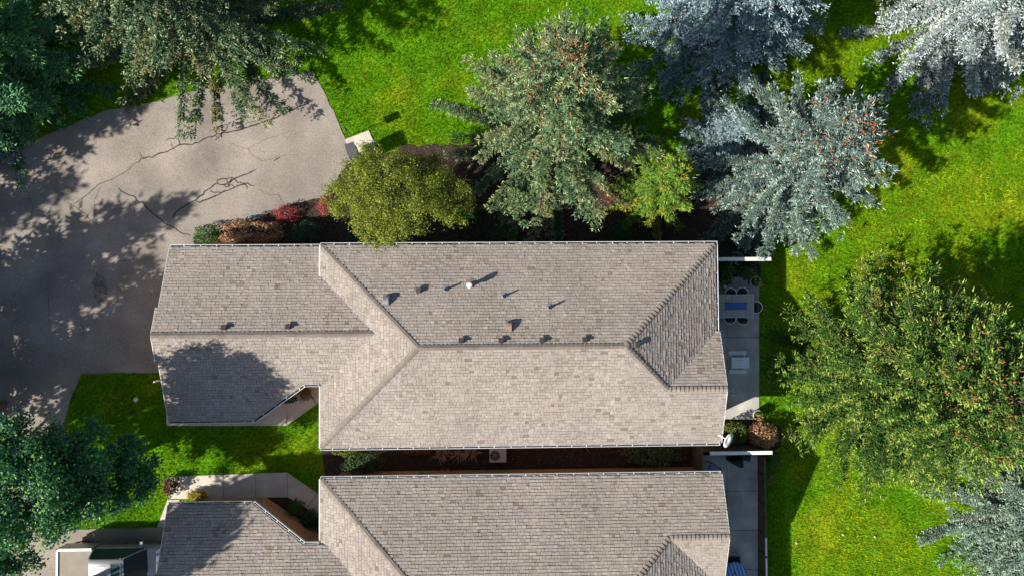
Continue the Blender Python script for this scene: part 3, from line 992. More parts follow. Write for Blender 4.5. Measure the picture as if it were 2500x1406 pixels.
# brown return fence closing the side yard
f0, f1 = at3(1713, 1103, 1.55), at3(1713, 1168, 1.55)
rt = thing('plank_fence', 'short brown plank fence closing off the mulched side yard', 'fence', (f0[0], (f0[1] + f1[1]) / 2, 0))
n = 9
w = abs(f1[1] - f0[1]) / n
for i in range(n):
    MB().box((f0[0], f0[1] - w * (i + 0.5), 0.78), (0.03, w - 0.01, 1.54 + random.uniform(-.01, .01))).build('plank', M['brownwood'], rt)
for z in (0.35, 1.3):
    MB().box((f0[0] - 0.04, (f0[1] + f1[1]) / 2, z), (0.045, w * n, 0.09)).build('rail', M['brownwood'], rt)
MB().box((f0[0], (f0[1] + f1[1]) / 2, 1.578), (0.09, w * n + 0.05, 0.03)).build('cap_board', M['brownwood'], rt)
MB().box(((f0[0] + aB[0]) / 2 - 0.02, f0[1] + 0.02, 0.77), (aB[0] - f0[0] - 0.06, 0.04, 1.54)).build('end_panel', M['brownwood'], rt)
# lattice fence
xf = at(1852, 1250, 0)[0]
ys = [at(1852, y, 0)[1] for y in (1108, 1154, 1223, 1295, 1343, 1393, 1462)]
lf = thing('lattice_fence', 'low dark lattice fence along the lower patio', 'fence', (xf, (ys[0] + ys[-1]) / 2, 0))
for y in ys:
    MB().box((xf, y, 0.46), (0.09, 0.09, 0.92)).build('post', M['brownwood'], lf)
for i, (a, b) in enumerate(zip(ys[:-1], ys[1:])):
    a, b = a - 0.05, b + 0.05
    mb = MB()
    L = a - b
    H0, H1 = 0.10, 0.84
    for sgn in (1, -1):
        xo = xf + 0.008 * sgn
        s = -1.0
        while s < L + 1.0:
            # slat from (s, H0) rising at 45 degrees
            t0, t1 = max(0, -s if sgn > 0 else s - L), (H1 - H0)
            y0s, y1s = s, s + sgn * (H1 - H0)
            za, zb = H0, H1
            if sgn > 0:
                if y0s < 0: za, y0s = H0 - y0s, 0
                if y1s > L: zb, y1s = H1 - (y1s - L), L
            else:
                if y0s > L: za, y0s = H0 + (y0s - L), L
                if y1s < 0: zb, y1s = H1 + y1s, 0
            if zb - za > 0.03:
                hw = 0.02
                V = [(xo + dx, a - yy + 0, zz) for dx in (-0.006, 0.006) for yy, zz in ((y0s - hw, za), (y0s + hw, za), (y1s + hw, zb), (y1s - hw, zb))]
                mb.add(V, [(0, 1, 2, 3), (7, 6, 5, 4), (0, 4, 5, 1), (1, 5, 6, 2), (2, 6, 7, 3), (3, 7, 4, 0)])
            s += 0.105
    mb.build('lattice_panel', M['brownwood'], lf)
    MB().box((xf, (a + b) / 2, 0.885), (0.075, L, 0.05)).build('top_rail', M['trim'] if i >= 3 else M['brownwood'], lf)  # rail coloured white on the lower panels: sunlight put into the colour
    MB().box((xf, (a + b) / 2, 0.08), (0.06, L, 0.06)).build('bottom_rail', M['brownwood'], lf)

# ================================================================== FOLIAGE GENERATORS
def norm(v):
    v = np.asarray(v, float)
    return v / (np.linalg.norm(v, axis=-1, keepdims=True) + 1e-9)


def shoots_mesh(P, D, L, Rr, col, name, mat, parent, rng):
    """three-sided tapering shoots"""
    n = len(P)
    up = np.where(np.abs(D[:, 2:3]) < 0.9, np.array([[0, 0, 1.0]]), np.array([[1.0, 0, 0]]))
    A = norm(np.cross(up, D)); B = np.cross(D, A)
    th = rng.random(n) * 6.28
    V = np.empty((n, 4, 3))
    for k in range(3):
        a = th + k * 2.0944
        V[:, k] = P + D * (L * 0.18)[:, None] + (np.cos(a)[:, None] * A + np.sin(a)[:, None] * B) * Rr[:, None]
    V[:, 3] = P + D * L[:, None]
    base = np.arange(n)[:, None] * 4
    F = np.concatenate([base + np.array([[0, 1, 3]]), base + np.array([[1, 2, 3]]), base + np.array([[2, 0, 3]])])
    C = np.repeat(col, 4, axis=0)
    return mesh(name, V.reshape(-1, 3), F, mat, parent, C)


def spruce(px, py, h, R, seed, label, cols, low=0.7, dens=1.0, exp=0.8, name='spruce_tree', cat='tree', group=None, cones=0, lean=0.0, twig_d=0.11, shoot=0.135, tmax=0.42, tf=0.15, sp=0.033, warm=0.0, warmcol=(0.3, 0.22, 0.09), rad=0.021, xy=None, ws=0.72, nbm=1, up=0.0, lv=(0.66, 1.2)):
    rng = np.random.default_rng(seed)
    b = at(px, py, 0) if xy is None else np.array(xy)
    root = thing(name, label, cat, (b[0], b[1], 0), group)
    base = np.array([b[0], b[1], 0.0])
    # trunk
    zz = np.linspace(0, h, 9)
    mb = MB().tube([base + [0.05 * math.sin(z), 0.05 * math.cos(z * 1.3), z - 0.05] for z in zz], 0.022 * h * (1 - zz / h) ** 0.8 + 0.012, 8)
    mb.build('trunk', M['bark'], root)
    limbs = MB()
    Ps, Ds, Ls, Cs, Rs = [], [], [], [], []
    cols = [np.array(c) for c in cols]
    z = low
    tipz = []
    while z < h * 0.985:
        fr = (z - low) / (h - low)
        nb = (9 if fr < 0.6 else (8 if fr < 0.85 else 6)) + nbm
        Lw = R * ((1 - fr) ** exp) + 0.12
        a0 = rng.random() * 6.28
        for k in range(nb):
            az = a0 + 6.283 * k / nb + rng.normal(0, 0.16)
            L = Lw * rng.uniform(*lv)
            if rng.random() < 0.06:
                L *= 0.6
            zb = z + rng.normal(0, 0.08)
            hd = np.array([math.cos(az), math.sin(az), 0])
            rise = -0.42 + up + 0.85 * fr ** 1.3 + rng.normal(0, 0.05)
            curl = 0.26 * (1 - fr) + rng.normal(0, 0.04)
            T = np.linspace(0, 1, max(4, int(L / 0.12)))
            bend = rng.normal(0, 0.08)
            sd_ = np.array([-hd[1], hd[0], 0])
            axis = base + np.array([0, 0, zb]) + hd * (L * T)[:, None] + sd_ * (bend * L * T ** 2)[:, None] + np.array([0, 0, 1.0]) * (L * (rise * T + curl * T ** 2))[:, None]
            axis[:, 2] = np.maximum(axis[:, 2], 0.15)
            if L > 0.5:
                limbs.tube(axis[::max(1, len(axis) // 5)], np.linspace(0.008 + 0.007 * L, 0.004, len(axis[::max(1, len(axis) // 5)])), 3, False)
            # twigs
            nt = max(2, int(L * 0.9 / twig_d * dens))
            bc = cols[0] * (1 - 0) * rng.uniform(0.85, 1.15)
            mixb = rng.random()
            bc = bc * (1 - 0.5 * mixb) + cols[1] * 0.5 * mixb
            if warm and rng.random() < warm:
                bc = bc * 0.45 + np.array(warmcol) * 0.55 * rng.uniform(0.8, 1.2)
            tt = np.tile(np.sort(rng.uniform(0.06, 1.0, nt)), 2)
            side = np.repeat([-1.0, 1.0], nt)
            m = len(tt)
            fi = tt * (len(T) - 1)
            k0 = np.minimum(fi.astype(int), len(T) - 2)
            seg = axis[k0 + 1] - axis[k0]
            p = axis[k0] + seg * (fi - k0)[:, None]
            dm = norm(seg)
            tl = np.minimum(tmax, tf * L * (1.06 - tt) ** 0.6 + 0.10) * rng.uniform(0.65, 1.2, m)
            an = side * rng.uniform(0.55, 1.0, m)
            lat = np.cross(np.array([[0, 0, 1.0]]), dm)
            dv = dm * np.cos(an)[:, None] + lat * np.sin(an)[:, None]
            dv[:, 2] += rng.normal(-0.22, 0.14, m)
            dv = norm(dv)
            ns = np.maximum(3, (tl / sp).astype(int))
            K = ns.max()
            kk = np.arange(K)
            s_ = (kk[None, :] + rng.random((m, K))) / ns[:, None]
            keep = kk[None, :] < ns[:, None]
            pp = p[:, None, :] + dv[:, None, :] * (tl[:, None] * s_)[:, :, None]
            pp[:, :, 2] -= 0.25 * tl[:, None] * s_ ** 2
            an2 = np.where(kk % 2 == 0, 1.0, -1.0)[None, :] * rng.uniform(0.25, 0.95, (m, K))
            sv = norm(np.cross(np.array([[0, 0, 1.0]]), dv))
            dd = dv[:, None, :] * np.cos(an2)[:, :, None] + sv[:, None, :] * np.sin(an2)[:, :, None]
            dd[:, :, 2] += rng.normal(0.30, 0.40, (m, K))
            q = keep.ravel()
            n_ = q.sum()
            Ps.append(pp.reshape(-1, 3)[q]); Ds.append(norm(dd.reshape(-1, 3)[q]))
            Ls.append(shoot * rng.uniform(0.7, 1.3, n_)); Rs.append(rad * rng.uniform(0.8, 1.25, n_))
            c = np.tile(bc, (n_, 1)) * rng.uniform(0.70, 1.3, (n_, 1))
            e = (s_.ravel()[q] > 0.70)
            c[e] = c[e] * 0.4 + cols[2] * 0.6 * rng.uniform(0.8, 1.2, (e.sum(), 1))
            Cs.append(c)
            # older inner foliage close to the limb
            ni = int(L / 0.075)
            ti = rng.uniform(0.12, 0.86, ni)
            ki = np.minimum((ti * (len(T) - 1)).astype(int), len(T) - 2)
            di = norm(axis[ki + 1] - axis[ki])
            li = np.cross(np.array([[0, 0, 1.0]]), di) * np.where(rng.random(ni) < 0.5, -1.0, 1.0)[:, None]
            Ps.append(axis[ki] - np.array([0, 0, 0.04])); Ds.append(norm(di * 0.8 + li * rng.uniform(0.2, 1.2, (ni, 1)) + np.array([0, 0, -0.35])))
            Ls.append(rng.uniform(0.22, 0.42, ni)); Rs.append(rng.uniform(0.045, 0.075, ni))
            Cs.append(np.tile(cols[0] * 0.9, (ni, 1)) * rng.uniform(0.7, 1.15, (ni, 1)))
            # leader end
            Ps.append(axis[-1:]); Ds.append(norm(axis[-1:] - axis[-2:-1])); Ls.append(np.array([shoot * 1.6])); Rs.append(np.array([rad])); Cs.append(cols[2][None])
            if cones and (fr > 0.72 or rng.random() < 0.12):
                tipz.append((axis[-1] * rng.uniform(0.55, 1) ** 0 if False else axis[int(len(axis) * rng.uniform(0.5, 0.98))], fr))
        z += ws * (0.66 if fr < 0.55 else 0.52) * (0.9 + 0.2 * rng.random()) * (h / 11) ** 0.35
    P = np.concatenate(Ps); D = np.concatenate(Ds); L = np.concatenate(Ls); Rr = np.concatenate(Rs); Cc = np.concatenate(Cs)
    shoots_mesh(P, D, L, Rr, Cc, 'crown', M['needle'], root, rng)
    limbs.build('limbs', M['bark'], root)
    if cones:
        cm = MB()
        for p, fr in tipz:
            for _ in range(int(2 + cones * fr * 4)):
                q = p + rng.normal(0, 0.10, 3) + np.array([0, 0, 0.02])
                cm.lathe(q, [(0.008, 0.0), (0.028, -0.03), (0.026, -0.075), (0.006, -0.11)], 5)
        if cm.n:
            o = cm.build('cones', M['cone'], root)
            o['kind'] = 'stuff'
    print('SPRUCE', label[:30], len(P)); return root


def leaf_cloud(P, Nn, size, col, name, mat, parent, rng, asp=0.55):
    n = len(P)
    Nn = norm(Nn)
    r = rng.normal(0, 1, (n, 3))
    A = norm(np.cross(Nn, r)); B = np.cross(Nn, A)
    s = size[:, None]
    V = np.empty((n, 4, 3))
    V[:, 0] = P - A * s
    V[:, 1] = P + B * s * asp + Nn * s * 0.12
    V[:, 2] = P + A * s
    V[:, 3] = P - B * s * asp + Nn * s * 0.12
    F = np.arange(n * 4).reshape(n, 4)
    return mesh(name, V.reshape(-1, 3), F, mat, parent, np.repeat(col, 4, axis=0))


def pal(rng, cols, w, n, jit=0.25):
    c = np.array(cols)[rng.choice(len(cols), n, p=np.array(w) / sum(w))]
    return c * rng.uniform(1 - jit, 1 + jit, (n, 1))


def shrub(px, py, h, rx, ry, seed, label, cols, w, name='shrub', cat='shrub', group=None, nl=None, leaf=0.035, rough=0.16, xy=None, fl=None, up=0.5, asp=0.55, z0=0.0, box=False):
    rng = np.random.default_rng(seed)
    b = at(px, py, h * 0.6) if xy is None else np.array(xy)
    root = thing(name, label, cat, (b[0], b[1], z0), group)
    nl = nl or int(2600 * (rx * ry) ** 0.75 * (0.035 / leaf) ** 1.4 + 500)
    d = norm(rng.normal(0, 1, (nl, 3)))
    d[:, 2] = np.abs(d[:, 2]) * 1.0 - 0.18
    if box:
        d = np.sign(d) * np.abs(d) ** 0.6
    # lumps
    lump = 1 + rough * (np.sin(d[:, 0] * 5 + seed) * np.sin(d[:, 1] * 6 + seed * 2) + 0.7 * np.sin(d[:, 0] * 11 + d[:, 1] * 9 + d[:, 2] * 8))
    rr = (1 - 0.35 * rng.random(nl) ** 2.0) * lump
    P = np.c_[b[0] + d[:, 0] * rx * rr, b[1] + d[:, 1] * ry * rr, np.maximum(z0 + 0.03, z0 + h * 0.42 + d[:, 2] * h * 0.58 * rr)]
    Nn = d * (1 - up) + np.array([0, 0, up]) + rng.normal(0, 0.5, (nl, 3))
    leaf_cloud(P, Nn, leaf * rng.uniform(0.7, 1.3, nl), pal(rng, cols, w, nl), 'foliage', M['leaf'], root, rng, asp)
    st = MB()
    for k in range(7):
        a = rng.random() * 6.28
        e = np.array([b[0] + math.cos(a) * rx * 0.55, b[1] + math.sin(a) * ry * 0.55, z0 + h * 0.62])
        st.tube([(b[0], b[1], z0), (b[0] * 0.6 + e[0] * 0.4, b[1] * 0.6 + e[1] * 0.4, z0 + h * 0.35), e], [0.02, 0.014, 0.006], 4, False)
    st.build('stems', M['bark'], root)
    if fl:
        fc, nf, fs = fl
        k = rng.choice(nl, nf)
        q = P[k] + d[k] * 0.03 + np.array([0, 0, 0.03])
        leaf_cloud(q, np.tile([0, 0, 1.0], (nf, 1)) + rng.normal(0, 0.3, (nf, 3)), np.full(nf, fs), pal(rng, fc, [1] * len(fc), nf, 0.1), 'flowers', M['leaf'], root, rng, 0.9)
    return root


def deciduous(px, py, zc, blobs, seed, label, cols, w, nl, leaf, trunk_h, name='broadleaf_tree', group=None, xy=None, asp=0.6, jit=0.25, cf=1.0, spread=1.0):
    """blobs: (dx, dy, z, rx, ry, rz) relative to the trunk"""
    rng = np.random.default_rng(seed)
    b = at(px, py, 0) if xy is None else np.array(xy)
    root = thing(name, label, 'tree', (b[0], b[1], 0), group)
    mb = MB().tube([(b[0], b[1], -0.05), (b[0] + 0.05, b[1], trunk_h * 0.5), (b[0], b[1] + 0.05, trunk_h)], [0.04 * trunk_h + 0.06, 0.03 * trunk_h + 0.05, 0.02 * trunk_h + 0.04], 9)
    mb.build('trunk', M['bark'], root)
    lm = MB()
    Ps, Ns, Cs = [], [], []
    vol = np.array([q[3] * q[4] for q in blobs]); vol = vol / vol.sum()
    for (dx, dy, z, rx, ry, rz), fr in zip(blobs, vol):
        c = np.array([b[0] + dx, b[1] + dy, z])
        lm.tube([(b[0], b[1], trunk_h * 0.75), (b[0] + dx * 0.5, b[1] + dy * 0.5, trunk_h + (z - trunk_h) * 0.45), c], [0.09, 0.06, 0.03], 5, False)
        ncl = max(8, int(95 * cf * rx * ry / 4))
        cd = norm(rng.normal(0, 1, (ncl, 3)))
        cd[:, 2] = np.where(cd[:, 2] < -0.35, -cd[:, 2], cd[:, 2])
        cr = rng.uniform(0.55, 1.08, ncl)
        cc = c + cd * cr[:, None] * np.array([rx, ry, rz])
        for q in cc:
            lm.tube([c + (q - c) * 0.1, c + (q - c) * 0.6 + rng.normal(0, 0.05, 3), q], [0.025, 0.014, 0.005], 3, False)
        n = int(nl * fr)
        k = rng.integers(0, ncl, n)
        off = rng.normal(0, 1, (n, 3)) * np.array([0.30, 0.30, 0.17]) * (0.55 + 0.22 * min(rx, ry)) * spread
        Ps.append(cc[k] + off)
        Ns.append(norm(off) * 0.5 + np.array([0, 0, 0.75]) + rng.normal(0, 0.45, (n, 3)))
        tint = rng.uniform(0.78, 1.22, ncl)
        Cs.append(pal(rng, cols, w, n, jit) * tint[k][:, None])
    P = np.concatenate(Ps); Nn = np.concatenate(Ns); Cc = np.concatenate(Cs)
    leaf_cloud(P, Nn, leaf * rng.uniform(0.7, 1.3, len(P)), Cc, 'crown', M['leaf'], root, rng, asp)
    lm.build('limbs', M['bark'], root)
    return root


# ================================================================== TREES
SG = [(0.07, 0.145, 0.07), (0.17, 0.21, 0.06), (0.44, 0.53, 0.28)]           # silver green
BL = [(0.16, 0.25, 0.28), (0.20, 0.29, 0.31), (0.50, 0.61, 0.65)]            # blue
SV = [(0.21, 0.27, 0.275), (0.28, 0.32, 0.30), (0.68, 0.77, 0.78)]             # very silvery
BG = [(0.10, 0.165, 0.15), (0.16, 0.22, 0.15), (0.50, 0.60, 0.55)]             # blue green silver
GR = [(0.042, 0.11, 0.018), (0.08, 0.14, 0.018), (0.32, 0.41, 0.075)]            # green
OL = [(0.065, 0.13, 0.07), (0.15, 0.18, 0.06), (0.42, 0.48, 0.26)]            # brownish green
DG = [(0.07, 0.21, 0.10), (0.10, 0.25, 0.10), (0.22, 0.44, 0.13)]
spruce(1335, 342, 12.0, 5.1, 101, 'tall silver green spruce full of brown cones above the house', SG, cones=2.2, warm=0.22, warmcol=(0.32, 0.28, 0.12), exp=0.74, ws=0.86, sp=0.036, rad=0.022, nbm=1, tmax=0.36, tf=0.13)
spruce(1740, 60, 12.0, 4.5, 102, 'large blue spruce mostly in shade at the top edge', BL, exp=0.68, sp=0.066, rad=0.031, ws=0.64, nbm=2, lv=(0.75, 1.1), tmax=0.5, tf=0.18)
spruce(2300, 55, 11.0, 4.9, 103, 'pale silvery blue spruce in the top right corner', SV, exp=0.6, sp=0.066, rad=0.031, ws=0.62, nbm=3, lv=(0.75, 1.08), tmax=0.5, tf=0.18, warm=0.08, warmcol=(0.25, 0.2, 0.12))
spruce(1868, 432, 9.5, 4.9, 104, 'blue green spruce overhanging the end of the white capped wall', BG, cones=1.6, exp=0.75, ws=0.88, sp=0.038, rad=0.023, tmax=0.38, tf=0.14)
spruce(2126, 916, 10.0, 5.45, 105, 'big deep green spruce on the lawn right of the patios', GR, cones=1.0, warm=0.12, warmcol=(0.26, 0.20, 0.05), exp=0.5, ws=0.64, nbm=5, lv=(0.84, 1.06), tmax=0.6, tf=0.22, sp=0.066, low=0.5, up=0.22, twig_d=0.15, shoot=0.165, rad=0.030)
GG = [(0.12, 0.19, 0.15), (0.16, 0.22, 0.15), (0.42, 0.55, 0.46)]
spruce(2640, 1425, 6.5, 4.8, 112, 'grey blue spruce reaching in at the very bottom right', GG, exp=0.55, sp=0.06, rad=0.030, nbm=2, ws=0.6)
spruce(2468, 1238, 6.6, 4.7, 106, 'grey blue spruce in the bottom right corner', GG, exp=0.55, sp=0.05, rad=0.028, nbm=3, ws=0.55, lv=(0.78, 1.08))
spruce(515, 68, 13.0, 5.9, 107, 'broad olive brown spruce hanging over the top of the drive', OL, cones=0.6, warm=0.2, warmcol=(0.30, 0.23, 0.08), exp=0.56, sp=0.056, rad=0.030, ws=0.85, lv=(0.72, 1.06))
spruce(40, 170, 11.0, 4.8, 108, 'soft dark green spruce in the top left corner', DG, exp=0.62, sp=0.085, rad=0.038, shoot=0.19, tmax=0.6, tf=0.22)
spruce(-95, 335, 7.0, 3.0, 109, 'small grey blue spruce at the left edge of the drive', BL, exp=0.7, sp=0.045, rad=0.025)
spruce(1757, 350, 3.6, 1.9, 110, 'low dusky spruce in shade left of the blue green spruce', BL, name='young_spruce', low=0.3)
spruce(1590, 478, 5.4, 1.9, 111, 'small yellow green conifer between two tall spruces', [(0.08, 0.19, 0.02), (0.15, 0.23, 0.025), (0.30, 0.38, 0.05)], name='conifer', low=0.25, warm=0.22, warmcol=(0.40, 0.26, 0.03), exp=0.62, ws=0.6)

MAPLE = [(0.04, 0.15, 0.06), (0.06, 0.20, 0.06), (0.20, 0.42, 0.04), (0.035, 0.125, 0.075)]
deciduous(285, 1125, 0, [(0, 0.45, 6.2, 2.6, 2.1, 2.0), (-2.4, -0.9, 5.6, 2.2, 2.2, 1.7), (1.7, 1.1, 5.3, 1.8, 1.7, 1.5), (-2.0, -2.3, 4.8, 1.8, 1.6, 1.4), (1.7, 0.1, 4.8, 1.5, 1.3, 1.1), (3.0, 0.4, 4.4, 1.2, 1.3, 1.0), (-0.4, 1.7, 6.8, 1.9, 1.6, 1.4), (-3.6, -1.4, 4.8, 1.8, 1.5, 1.4)],
          201, 'large dark green maple shading the front lawn and garage', MAPLE, [4, 3, 0.9, 2.5], 80000, 0.065, 3.2, cf=0.75, spread=0.72)
deciduous(70, 1472, 0, [(0.2, 0.1, 8.0, 1.7, 1.3, 1.2), (-1.3, -1.2, 7.4, 1.7, 1.6, 1.4)],
          205, 'tall broad green tree past the bottom left corner that shades the lower garage roof', MAPLE, [3, 3, 2, 2], 6000, 0.15, 5.0)
deciduous(-150, 1185, 0, [(0, 0, 5.6, 2.2, 2.2, 1.7), (-1.5, 1.6, 5.4, 2.0, 2.0, 1.5), (0.6, 1.8, 5.0, 1.8, 1.6, 1.3)],
          204, 'broad green tree just past the left edge that shades the front lawn', MAPLE, [3, 3, 2, 2], 9000, 0.16, 3.0)
deciduous(10, 985, 0, [(0, 0, 5.2, 1.5, 1.9, 1.5), (-1.2, 1.2, 5.0, 1.6, 1.5, 1.4), (-0.4, -1.5, 4.6, 1.5, 1.5, 1.3), (-2.4, -0.6, 5.6, 1.8, 1.6, 1.4)],
          202, 'leafy green tree cut by the left edge beside the road', MAPLE, [3, 3, 2, 2], 34000, 0.062, 2.8)
OLV = [(0.15, 0.20, 0.012), (0.24, 0.27, 0.02), (0.08, 0.14, 0.012), (0.44, 0.44, 0.09)]
deciduous(1000, 505, 0, [(-0.2, 0.1, 4.0, 2.0, 1.5, 1.1), (-1.9, 0.25, 3.5, 1.35, 1.2, 0.9), (1.5, 0.0, 3.5, 1.5, 1.2, 0.9), (-0.9, 1.1, 3.7, 1.3, 1.1, 0.9), (-0.3, -1.2, 3.4, 1.5, 0.9, 0.7), (-1.2, -1.35, 3.3, 0.9, 0.8, 0.5), (2.3, -0.4, 2.9, 0.9, 0.9, 0.6), (1.0, 1.0, 3.1, 1.1, 0.8, 0.6)],
          203, 'olive green ornamental tree touching the eave of the upper house', OLV, [4, 3, 3, 1.5], 62000, 0.046, 2.0, name='ornamental_tree', asp=0.32, cf=1.5, spread=0.62)

# trees past the left edge, known from the shade they throw over the drive
offs = [(-250, 800, 9.0, 3.2, 301), (-470, 1000, 10.5, 3.6, 302), (-640, 790, 10.5, 3.0, 303), (-285, 500, 8.5, 2.8, 304), (-170, 1010, 7.5, 2.6, 305)]
for i, (x, y, h, R, sd_) in enumerate(offs):
    spruce(x, y, h, R, sd_, ('spruce past the left edge nearest the drive', 'spruce past the left edge behind the leafy green tree', 'spruce past the left edge farthest from the drive', 'spruce past the left edge beside the small grey blue one', 'spruce past the left edge just outside the leafy green tree')[i], DG, group='spruces past the left edge', twig_d=0.3, shoot=0.24, rad=0.06, sp=0.075, exp=0.75)

# ================================================================== SHRUBS
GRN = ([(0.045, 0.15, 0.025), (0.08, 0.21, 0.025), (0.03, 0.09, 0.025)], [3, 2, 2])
RED = ([(0.40, 0.21, 0.11), (0.52, 0.31, 0.18), (0.24, 0.20, 0.05), (0.42, 0.13, 0.09), (0.66, 0.47, 0.31)], [3, 3, 2, 2, 1.3])
PNK = ([(0.46, 0.06, 0.10), (0.34, 0.045, 0.07), (0.58, 0.17, 0.16), (0.2, 0.03, 0.03)], [3, 3, 2, 1])
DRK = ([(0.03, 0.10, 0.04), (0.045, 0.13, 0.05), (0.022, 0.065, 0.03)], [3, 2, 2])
shrub(503, 573, 1.0, 0.62, 0.46, 401, 'round dark green bush at the left end of the hedge', *GRN)
shrub(612, 566, 1.1, 1.50, 0.52, 402, 'long clipped hedge of reddish brown leaves beside the garage wall', *RED, name='hedge', cat='hedge', leaf=0.045, rough=0.10, box=True)
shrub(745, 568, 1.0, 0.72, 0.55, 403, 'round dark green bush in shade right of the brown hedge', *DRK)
shrub(696, 521, 0.7, 0.62, 0.40, 404, 'crimson barberry alone on the edge of the drive', *PNK, leaf=0.04, rough=0.3, asp=0.3)
shrub(792, 500, 0.8, 0.36, 0.48, 405, 'crimson barberry half under the olive tree', *PNK, leaf=0.04, rough=0.3, asp=0.3)
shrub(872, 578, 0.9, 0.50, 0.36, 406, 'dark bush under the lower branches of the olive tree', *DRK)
shrub(1118, 457, 0.8, 0.42, 0.42, 407, 'dull red bush between the olive tree and the tall spruce', [(0.26, 0.06, 0.05), (0.32, 0.10, 0.07), (0.12, 0.05, 0.03)], [2, 2, 2], leaf=0.04, rough=0.3)
shrub(1130, 522, 1.0, 0.75, 0.6, 430, 'bright green bush at the right foot of the olive tree', *GRN, leaf=0.05, rough=0.25)
DUL = ([(0.20, 0.05, 0.04), (0.26, 0.09, 0.06), (0.10, 0.05, 0.03)], [2, 2, 2])
shrub(1492, 474, 0.7, 0.34, 0.42, 408, 'dull red bush left of the yellow green conifer', *DUL, leaf=0.04, rough=0.3)
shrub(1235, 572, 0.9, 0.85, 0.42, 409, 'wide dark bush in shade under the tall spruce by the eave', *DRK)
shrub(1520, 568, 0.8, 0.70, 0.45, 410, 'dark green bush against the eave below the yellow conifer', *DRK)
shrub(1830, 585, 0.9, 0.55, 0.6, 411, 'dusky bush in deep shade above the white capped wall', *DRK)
shrub(1774, 668, 1.2, 0.36, 0.62, 412, 'leafy green plant beside the corner of the eave', *GRN, leaf=0.055, rough=0.3)
shrub(1825, 664, 0.8, 0.50, 0.34, 413, 'leafy green plant with one white flower behind the flower pot', *GRN, leaf=0.05, rough=0.3, fl=([(0.7, 0.7, 0.65)], 3, 0.04))
shrub(1796, 1056, 1.1, 0.58, 0.52, 414, 'square clipped yellow green bush beside the satellite dish', [(0.10, 0.14, 0.018), (0.16, 0.19, 0.03), (0.06, 0.10, 0.015)], [3, 2, 2], rough=0.08, leaf=0.04, box=True)
shrub(1866, 1063, 1.3, 0.76, 0.66, 415, 'large round bush of bronze red leaves on the lawn edge', *RED, leaf=0.042, rough=0.07)
shrub(1888, 1122, 0.7, 0.40, 0.44, 416, 'low bright green bush outside the lattice fence', *GRN, leaf=0.03, rough=0.06)
shrub(1879, 1168, 0.5, 0.22, 0.36, 417, 'straggly plant with pale and red leaves by the lattice fence', [(0.5, 0.45, 0.36), (0.2, 0.02, 0.02), (0.05, 0.08, 0.03)], [2, 1, 2], leaf=0.05, nl=260, asp=0.2)
shrub(886, 1133, 1.1, 0.98, 0.56, 418, 'rounded dark green bush in the gap between the houses', [(0.045, 0.10, 0.04), (0.08, 0.14, 0.04), (0.02, 0.06, 0.03)], [3, 2, 2], leaf=0.04)
shrub(852, 1103, 0.35, 0.85, 0.22, 419, 'low bright green ground cover under the gutter', [(0.10, 0.20, 0.012), (0.17, 0.19, 0.02), (0.30, 0.17, 0.03)], [4, 2, 1], name='ground_cover', cat='plant')
shrub(1020, 1101, 0.3, 0.62, 0.17, 420, 'low rusty orange plant under the gutter', [(0.30, 0.14, 0.05), (0.38, 0.20, 0.08), (0.18, 0.08, 0.03)], [3, 2, 2], name='ground_cover', cat='plant', rough=0.3)
shrub(1590, 1110, 1.3, 1.30, 0.52, 421, 'spreading green bush with pale leaves near the plank fence', [(0.10, 0.15, 0.075), (0.14, 0.19, 0.10), (0.05, 0.09, 0.05)], [3, 2, 2], leaf=0.06, rough=0.25, up=0.7)
shrub(721, 1241, 0.8, 0.38, 0.38, 422, 'round green bush in the entry, nearer the walk', *GRN)
shrub(757, 1268, 0.8, 0.44, 0.48, 423, 'round dark green bush in the entry corner', *DRK)
shrub(722, 1282, 0.35, 0.52, 0.15, 424, 'dark red flowering plant along the entry wall', [(0.06, 0.02, 0.015), (0.12, 0.02, 0.02), (0.03, 0.03, 0.015)], [3, 2, 2], name='flower_row', cat='flowers', fl=([(0.6, 0.58, 0.55), (0.35, 0.03, 0.04)], 18, 0.03), rough=0.35)
shrub(480, 1210, 0.6, 0.45, 0.24, 425, 'yellow leaved plant on the sunlit walk', [(0.42, 0.32, 0.03), (0.32, 0.28, 0.03), (0.2, 0.19, 0.02)], [3, 2, 1], leaf=0.045, rough=0.3, name='yellow_plant', cat='plant')
shrub(414, 1187, 0.7, 0.32, 0.40, 426, 'red flowering plant at the outer end of the walk', [(0.04, 0.08, 0.03), (0.34, 0.05, 0.05), (0.10, 0.06, 0.04)], [3, 1.6, 2], leaf=0.05, rough=0.35, name='red_plant', cat='plant')
shrub(700, 985, 0.4, 0.75, 0.16, 427, 'dark green plants under the diagonal eave', *DRK, xy=at(690, 975, 0.2), name='entry_plant', cat='plant', rough=0.3)
shrub(745, 962, 0.5, 0.25, 0.28, 428, 'tuft of dry tan grass by the front walk', [(0.30, 0.21, 0.12), (0.22, 0.15, 0.09)], [2, 2], name='ornamental_grass', cat='plant', asp=0.12, leaf=0.09, nl=380)

